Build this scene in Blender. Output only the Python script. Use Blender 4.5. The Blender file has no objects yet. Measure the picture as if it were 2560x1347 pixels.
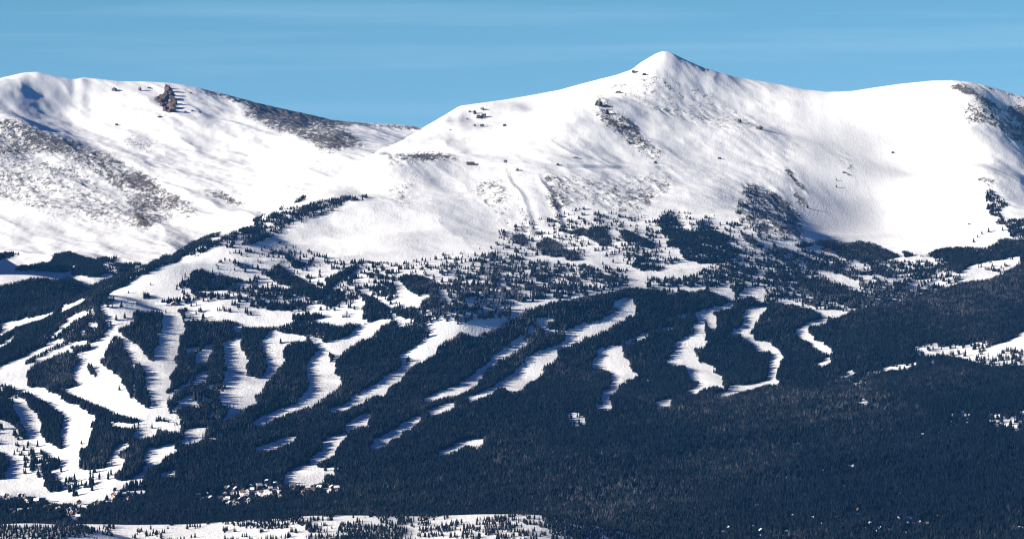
import math, random
import numpy as np
# ------------------------------------------------------------------ camera model
# metres; the camera stands at (0, 0, CAMZ) and looks along +Y over a valley to the ski mountain
FPX, PW, PH, CAMZ = 8000.0, 2560.0, 1347.0, 620.0
CX, CY, HORIZON = PW / 2, PH / 2, 560.0
PITCH = -math.atan((CY - HORIZON) / FPX)
CP, SP = math.cos(PITCH), math.sin(PITCH)

def at(px, py, D):
    """picture point + distance (world y) -> world x, y, z"""
    r = (np.asarray(px, float) - CX) / FPX; u = (CY - np.asarray(py, float)) / FPX
    y = CP - u * SP; z = SP + u * CP
    k = D / y
    return r * k, D + 0 * k, z * k + CAMZ

def proj(x, y, z):
    z = z - CAMZ
    fw = y * CP + z * SP; up = -y * SP + z * CP
    return CX + FPX * x / fw, CY - FPX * up / fw

# ------------------------------------------------------------------ noise
def vnoise(x, y, seed):
    """smooth value noise in 0..1, vectorised"""
    xi = np.floor(x).astype(np.int64); yi = np.floor(y).astype(np.int64)
    fx = x - xi; fy = y - yi
    fx = fx * fx * fx * (fx * (fx * 6 - 15) + 10); fy = fy * fy * fy * (fy * (fy * 6 - 15) + 10)
    def h(a, b):
        n = (a * 374761393 + b * 668265263 + seed * 1442695041) & 0xFFFFFFFF
        n = ((n ^ (n >> 13)) * 1274126177) & 0xFFFFFFFF
        n = ((n ^ (n >> 16)) * 2246822519) & 0xFFFFFFFF
        return ((n ^ (n >> 15)) & 0xFFFFFF) / float(0xFFFFFF)
    a = h(xi, yi); b = h(xi + 1, yi); c = h(xi, yi + 1); d = h(xi + 1, yi + 1)
    return (a + (b - a) * fx) * (1 - fy) + (c + (d - c) * fx) * fy

def fbm(x, y, seed, octaves=4, gain=.5):
    s = 0; a = 1; t = 0
    for o in range(octaves):
        s = s + a * vnoise(x * 2 ** o + 17.3 * o, y * 2 ** o + 5.1 * o, seed + o); t += a; a *= gain
    return s / t

# ------------------------------------------------------------------ terrain: thin-plate surfaces through surveyed points
def P(s):
    """'px,py,D px,py,D ...' -> array"""
    return np.array([[float(v) for v in t.split(',')] for t in s.split()])

CREST_MAIN = P('330,684,7180 350,672,7230 450,624,7460 540,589,7660 640,549,7900 720,512,8120 773,484,8290 840,440,8520 900,402,8780 940,380,8940 1000,354,9170 1040,331,9330 1060,318,9400 1100,295,9450 1150,265,9500 1200,258,9560 1260,250,9620 1330,238,9670 1400,225,9720 1450,211,9760 1500,198,9800 '
  '1540,188,9820 1580,174,9830 1600,158,9820 1620,146,9810 1640,134,9805 1660,128,9800 1680,133,9810 1700,144,9830 1730,158,9850 1760,171,9870 1800,182,9890 1850,195,9890 1900,203,9880 1960,213,9855 2010,224,9825 '
  '2070,230,9800 2130,228,9790 2180,220,9785 2250,210,9760 2330,202,9720 2380,201,9680 2420,205,9640 2460,213,9620 2490,222,9620 2530,234,9620 2560,242,9620 2640,266,9600 2760,310,9550 2960,390,9500')
BODY_MAIN = P('''1590,186,9560 1500,243,9280 1400,318,9010 1310,378,8760 1190,398,8620 1090,392,8700 1000,392,8780
 1180,300,9330 1290,300,9340 1400,268,9520 1130,345,9020 1240,350,8980
 1720,220,9560 1650,260,9350 1790,290,9380 1700,330,9140 1600,320,9100 1560,400,8800 1700,420,8800 1850,260,9560 1900,320,9290 1820,370,9060 1900,400,9000 1480,410,8690 1620,480,8480
 1960,330,9335 2000,400,9050 1960,440,8890 1870,445,8800 1780,480,8520 1880,500,8560 1950,560,8280 1990,595,8180 2030,560,8540 2010,480,8790
 2100,330,9425 2200,330,9460 2120,430,9020 2230,430,9090 2120,520,8780 2240,520,8835 2330,430,9110 2330,330,9425 2170,590,8560 2300,590,8560 2080,600,8430
 2400,240,9480 2395,330,9250 2400,420,8980 2440,480,8740 2465,540,8490 2380,560,8600 2480,270,9460 2560,300,9510 2500,350,9240 2560,400,9170 2510,450,8830 2560,500,8740 2700,420,9350 2700,520,8930 2900,560,8900
 1300,590,7900 1420,560,8040 1500,590,7930 1600,570,8080 1700,600,7960 1800,560,8180 1900,625,7960 2000,640,8080 2120,640,8220 2250,640,8260 2350,640,8250 2450,615,8230 2560,590,8300 2700,580,8380 2900,620,8400
 255,738,6950 150,705,7560 0,718,7620 -200,730,7660 -400,740,7700
 900,480,8240 1000,470,8260 1100,540,7960 1200,480,8290 820,560,7850 950,600,7680 1050,650,7520 850,650,7460 1200,640,7600 720,610,7640 1330,480,8250 1400,450,8420 1130,450,8420
 300,762,6900 380,770,6960 480,740,7060 600,700,7220 560,770,6980 700,720,7200 760,640,7480 720,790,6960 850,730,7160 900,790,6980 1000,700,7290 1000,780,6990 1090,690,7330 1150,790,6980 1120,720,7250 1270,720,7280 1400,700,7420 1400,780,7150 1600,690,7560 1600,760,7280 1800,680,7700 1800,750,7420 2000,700,7760 2000,780,7420 2150,760,7560 2200,700,7840 2300,740,7740 2400,690,7920 2560,660,8020 2700,640,8100 2900,660,8150
 0,850,6900 130,810,7000 0,790,7250 -200,860,6900 -400,860,6900
 0,960,6480 100,930,6560 230,900,6640 250,980,6380 330,900,6560 370,980,6330 350,1040,6210 420,900,6600 440,1010,6280 520,900,6680 520,1000,6350 620,900,6720 700,900,6750 800,950,6620 900,950,6630 1000,880,6860 1100,950,6690 1200,880,6920 1300,950,6790 1400,880,7000 1500,950,6860 1600,870,7080 1700,950,6880 1800,870,7120 1950,950,6900 1950,860,7180 2080,880,7060 2200,850,7180 2200,940,6860 2350,860,7150 2400,910,6900 2560,840,7140 2560,900,6920 2700,840,7150 2900,860,7150
 0,1050,6220 130,1050,6240 200,1100,6130 70,1120,6110 300,1090,6110 400,1090,6120 500,1090,6120 700,1080,6180 850,1060,6240 1000,1080,6230 1150,1040,6360 1300,1080,6300 1450,1020,6490 1600,1080,6340 1750,1040,6480 1900,1070,6360 2050,1000,6600 2200,1060,6370 2400,1000,6560 2560,1030,6420 2700,1030,6420 2900,1040,6400
 -200,960,6500 -400,960,6500 -200,1100,6120 -400,1100,6120
 -400,1225,5850 -200,1225,5850 0,1225,5850 130,1238,5840 270,1200,5890 350,1150,5990 400,1235,5830 560,1225,5830 760,1180,5930 800,1215,5850 1000,1200,5900 1300,1200,5900 1600,1180,5980 1900,1170,5990 2200,1150,6040 2560,1130,6100 2800,1130,6100
 -400,1290,5560 0,1285,5560 300,1285,5560 700,1285,5560 1000,1285,5560 1300,1280,5580 1600,1270,5640 1900,1255,5700 2200,1245,5720 2560,1230,5760 2800,1230,5760
 1300,1320,5420 1600,1330,5380 1900,1330,5380 2200,1325,5390 2560,1320,5400 2800,1320,5400
 ''')
CREST_LEFT = P('-400,260,11300 -200,235,11400 -80,215,11450 -30,205,11480 0,196,11500 30,189,11500 60,182,11500 95,180,11500 120,186,11510 150,193,11530 185,199,11550 210,194,11560 250,198,11570 300,204,11600 360,204,11640 420,207,11680 460,212,11700 500,221,11720 560,236,11750 640,257,11800 700,272,11840 760,284,11880 820,298,11920 870,306,11950 940,309,12000 1000,312,12050 1060,320,12100 1140,335,12150')
BODY_LEFT = P('''30,215,11200 90,240,11208 130,290,11060 20,290,10740 60,330,10560 0,400,10150 -100,300,10750 -200,400,10200 -400,400,10200
 200,260,11250 200,330,10850 300,280,11150 330,360,10680 430,300,11050 420,400,10450 540,300,11130 560,400,10470 620,310,11050 640,400,10480 680,350,10800 720,440,10060 740,340,10820 800,360,10520 850,380,10330 900,370,10560 880,330,11450 960,350,11300 760,300,11500 1000,360,11250 1060,350,11500
 100,420,10080 200,440,10050 300,470,9930 450,480,9900 560,500,9780 650,520,9580 740,500,9520
 0,500,9720 100,530,9500 220,560,9350 350,570,9320 450,590,9180 560,580,9250 640,570,9280 -200,520,9700
 0,610,9020 100,625,8850 200,640,8700 300,640,8720 400,640,8760 -200,640,8850 -400,640,8900
 0,680,8350 100,670,8420 200,680,8350 300,680,8380 -200,690,8300 -400,690,8300''')

def tps_fit(pts, z, lam=2e-4):
    n = len(pts)
    r2 = ((pts[:, None] - pts[None]) ** 2).sum(-1)
    K = .5 * r2 * np.log(r2 + 1e-12) + lam * np.eye(n)
    Pm = np.hstack([np.ones((n, 1)), pts])
    A = np.zeros((n + 3, n + 3)); A[:n, :n] = K; A[:n, n:] = Pm; A[n:, :n] = Pm.T
    return np.linalg.solve(A, np.concatenate([z, np.zeros(3)]))

def tps_eval(w, pts, q):
    out = np.empty(len(q)); n = len(pts)
    for i in range(0, len(q), 20000):
        c = q[i:i + 20000]
        r2 = ((c[:, None] - pts[None]) ** 2).sum(-1)
        out[i:i + 20000] = (.5 * r2 * np.log(r2 + 1e-12)) @ w[:n] + w[n] + c @ w[n + 1:]
    return out

def cloud(crest, body, drops):
    """crest + body points, plus the far side of the crest falling away behind it"""
    px, py, D = crest.T
    x, y, z = at(px, py, D)
    X = [np.stack([x, y], 1)]; Z = [z]
    for dd, dz in drops:
        X.append(np.stack([x * (D + dd) / D, y + dd], 1)); Z.append(z - dz)
    x, y, z = at(*body.T)
    X.append(np.stack([x, y], 1)); Z.append(z)
    return np.concatenate(X), np.concatenate(Z)

# polar grid: columns are azimuths, rows are distances
NU, D0, D1 = 1600, 4300.0, 12900.0
U = np.linspace(-680, 3240, NU)
ROWS = np.concatenate([np.arange(D0, 6000, 8), np.arange(6000, 8600, 6.5), np.arange(8600, 10400, 8.5), np.arange(10400, D1, 14)])
NR = len(ROWS)

def resample(c, cu, cd):
    """cubic resampling of a coarse grid c[rows cd, cols cu] to the full grid"""
    def cub(a, src, dst, axis):
        t = (dst - src[0]) / (src[1] - src[0]); i = np.clip(np.floor(t).astype(int), 1, len(src) - 3); f = t - i
        w = [((-.5 * f + 1) * f - .5) * f, (1.5 * f - 2.5) * f * f + 1, ((-1.5 * f + 2) * f + .5) * f, (.5 * f - .5) * f * f]
        sh = (-1, 1) if axis == 0 else (1, -1)
        return sum(np.take(a, i + k - 1, axis) * w[k].reshape(sh) for k in range(4))
    return cub(cub(c, cd, ROWS, 0), cu, U, 1)

KER = np.exp(-(np.arange(-12, 13) / 5.0) ** 2); KER /= KER.sum()
CU = np.linspace(U[0], U[-1], 310); CD = np.linspace(D0, D1, 300)
def layer(crest, body, drops, extra=None):
    X, Z = cloud(crest, body, drops)
    if extra is not None:
        ex, ey, ez = at(extra[:, 0], 560, extra[:, 1]); X = np.concatenate([X, np.stack([ex, ey], 1)]); Z = np.concatenate([Z, extra[:, 2] + CAMZ])
    w = tps_fit(X / 1000, Z)
    gu, gd = np.meshgrid(CU, CD)
    q = np.stack([(gu - CX) / FPX * gd, gd], -1).reshape(-1, 2) / 1000
    return resample(tps_eval(w, X / 1000, q).reshape(gu.shape), CU, CD)

GU, GD = np.meshgrid(U, ROWS)
GX = (GU - CX) / FPX * GD
def sstep(a, b, x):
    t = np.clip((x - a) / (b - a), 0, 1); return t * t * (3 - 2 * t)

def build_terrain():
    # valley floor in front of the main mountain
    e1 = np.array([[u, d, z] for u in (-400, 300, 1000, 1700, 2400, 2950) for d, z in ((4300, -540), (4800, -545), (12900, -900))])
    zm = layer(CREST_MAIN, BODY_MAIN, ((260, 70), (700, 260), (1700, 620)), e1)
    e2 = np.array([[u, d, z] for u in (-400, 0, 300, 700) for d, z in ((7400, -330), (6400, -600), (5200, -900))] + [[u, d, z] for u in (900, 1200) for d, z in ((9300, -150), (8000, -500), (6400, -700))])
    zl = layer(CREST_LEFT, BODY_LEFT, ((300, 90), (900, 330)), e2)
    zl = zl - 900 * sstep(1120, 1500, GU) - 900 * sstep(7900, 6800, GD)
    # small dark spur at the left edge
    sx, sy, sz = at(-130, 560, 8250)
    zs = sz - np.hypot((GX - sx) * .62, (GD - sy) * .42)
    # noise: gullies and swells
    hi = sstep(-60, 120, zm - CAMZ)
    rid = 1 - np.abs(2 * fbm(GX / 420 + 3, GD / 620, 11, 4) - 1)
    cdm = np.interp(U, CREST_MAIN[:, 0], CREST_MAIN[:, 2])[None]
    calm = 1 - .85 * np.exp(-((GD - cdm) / 160) ** 2)
    bowl = sstep(1960, 2040, GU) * sstep(2430, 2380, GU) * sstep(8350, 8600, GD)
    calm = calm * (1 - .8 * bowl)
    fold = 1 - np.abs(2 * fbm((GX * .55 - GD * .83) / 210, (GX * .83 + GD * .55) / 1100, 71, 3) - 1)
    zm = zm + (fold - .7) * 20 * (1 - hi)
    rib = 1 - np.abs(2 * fbm((GX * .8 + GD * .35) / 75, (GD * .8 - GX * .35) / 260, 73, 3) - 1)
    spur = sstep(1180, 1500, GU) * sstep(2040, 1960, GU) * sstep(8300, 8600, GD) + .8 * sstep(2400, 2480, GU)
    zm = zm + (rib - .7) * (1.0 + 2.2 * spur) * (.3 + 1.4 * fbm(GX / 300, GD / 300, 75, 2)) * hi
    zm = zm + ((rid - .72) * (9 + 8 * hi) + (fbm(GX / 150, GD / 150, 21, 4) - .5) * (6.5 + .5 * hi) + (fbm(GX / 38, GD / 38, 31, 3) - .5) * (1.2 + 1.0 * hi)) * calm
    rl = 1 - np.abs(2 * fbm(GX / 380 + 9 + GD / 900, GD / 900, 41, 4) - 1)
    rb2 = 1 - np.abs(2 * fbm((GX * .7 + GD * .5) / 70, (GD * .7 - GX * .5) / 300, 74, 3) - 1)
    zl = zl + (rb2 - .7) * 8 * (1 - .8 * sstep(200, 150, GU)) * fbm(GX / 300, GD / 300, 76, 2)
    cdl = np.interp(U, CREST_LEFT[:, 0], CREST_LEFT[:, 2])[None]
    calm = 1 - .85 * np.exp(-((GD - cdl) / 220) ** 2)
    zl = zl + ((rl - .72) * 24 + (fbm(GX / 140, GD / 200, 51, 4) - .5) * 12 + (fbm(GX / 40, GD / 40, 52, 3) - .5) * 3) * calm
    # crest correction: raise/lower the ridge so that its outline is the surveyed one
    def fix(z, crest, lo, hi_, wid):
        tgt = np.interp(U, crest[:, 0], crest[:, 1]); cd = np.interp(U, crest[:, 0], crest[:, 2])
        on = sstep(lo - 40, lo, U) * sstep(hi_ + 40, hi_, U)
        sel = np.abs(GD - cd[None]) < 900
        for _ in range(5):
            _, py = proj(GX, GD, z)
            top = np.where(sel, py, 9e9).min(0)
            dz = (top - tgt) * cd / FPX * on
            dz = np.convolve(np.pad(dz, 12, mode='edge'), KER, 'valid')
            z = z + dz[None] * np.exp(-((GD - cd[None]) / wid) ** 2)
        return z
    # the left ridge hides what lies behind it: the ground there stays below the line of sight over the ridge
    cd = np.interp(U, CREST_MAIN[:, 0], CREST_MAIN[:, 2])[None]; ty = np.interp(U, CREST_MAIN[:, 0], CREST_MAIN[:, 1])[None]
    on = (sstep(400, 520, U) * sstep(1070, 990, U))[None]
    _, _, lim = at(GU, ty + .05 * np.maximum(GD - cd - 20, 0) * (1 + .0012 * np.maximum(GD - cd, 0)), GD)
    over = np.maximum(zm - lim, 0)
    over = over * on * sstep(-220, 40, GD - cd)
    for ax, n in ((0, 14), (1, 18)):
        kk = np.hanning(2 * n + 3)[1:-1]; kk /= kk.sum()
        over = np.apply_along_axis(lambda v: np.convolve(np.pad(v, n, mode='edge'), kk, 'valid'), ax, over)
    zm = zm - over
    zm = fix(zm, CREST_MAIN, 990, 2960, 330)
    zl = fix(zl, CREST_LEFT, -400, 1100, 330)
    # foreground bank
    fz = -1 * np.interp(U, [-400, 0, 100, 250, 330, 480, 640, 760, 900, 1050, 1200, 1330, 1420, 1520, 1640, 1800, 2960],
                        [1322, 1314, 1309, 1309, 1311, 1309, 1298, 1288, 1287, 1290, 1284, 1284, 1296, 1318, 1352, 1420, 1500])
    fz = np.convolve(np.pad(fz, 24, mode='edge'), np.hanning(51)[1:-1] / np.hanning(51).sum(), 'valid')
    _, _, cz = at(U, -fz, 4760.0)
    zf = cz[None] - np.where(GD > 4760, (GD - 4760) * .16, (4760 - GD) * .045) + (fbm(GX / 120, GD / 120, 61, 3) - .5) * 7 * sstep(4760, 4600, GD)
    # dark wooded hump in the near left corner
    hx, hy, hz = at(60, 1316, 4560)
    zf = np.maximum(zf, hz + 3 - ((GX - hx) / 95) ** 2 * 9 - ((GD - hy) / 90) ** 2 * 9)
    k = 9.0
    def smax(a, b):
        m = np.maximum(a, b); return m + k * np.log1p(np.exp(-np.abs(a - b) / k)) - k * math.log(2) * np.exp(-np.abs(a - b) / 60)
    z = smax(np.maximum(zl, zs), zm)
    z = np.maximum(z, zf)
    return z
# ------------------------------------------------------------------ ground cover survey
# plots are outlines read in survey frames: frame letter -> origin and scale of the frame
FRAMES = dict(A=(0, 150, 2.9937), B=(640, 150, 2.9937), C=(1280, 100, 2.694), D=(1920, 150, 2.694), E=(0, 580, 3.2078), F=(640, 580, 3.2078),
              G=(1280, 500, 2.9937), H=(1920, 550, 2.9937), I=(0, 940, 3.3094), J=(640, 940, 3.3094), K=(1280, 940, 3.3094), j=(640, 940, 3.3094), k=(1280, 940, 3.3094), i=(0, 940, 3.3094), L=(1920, 940, 3.3094), Z=(0, 0, 1.0))
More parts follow.
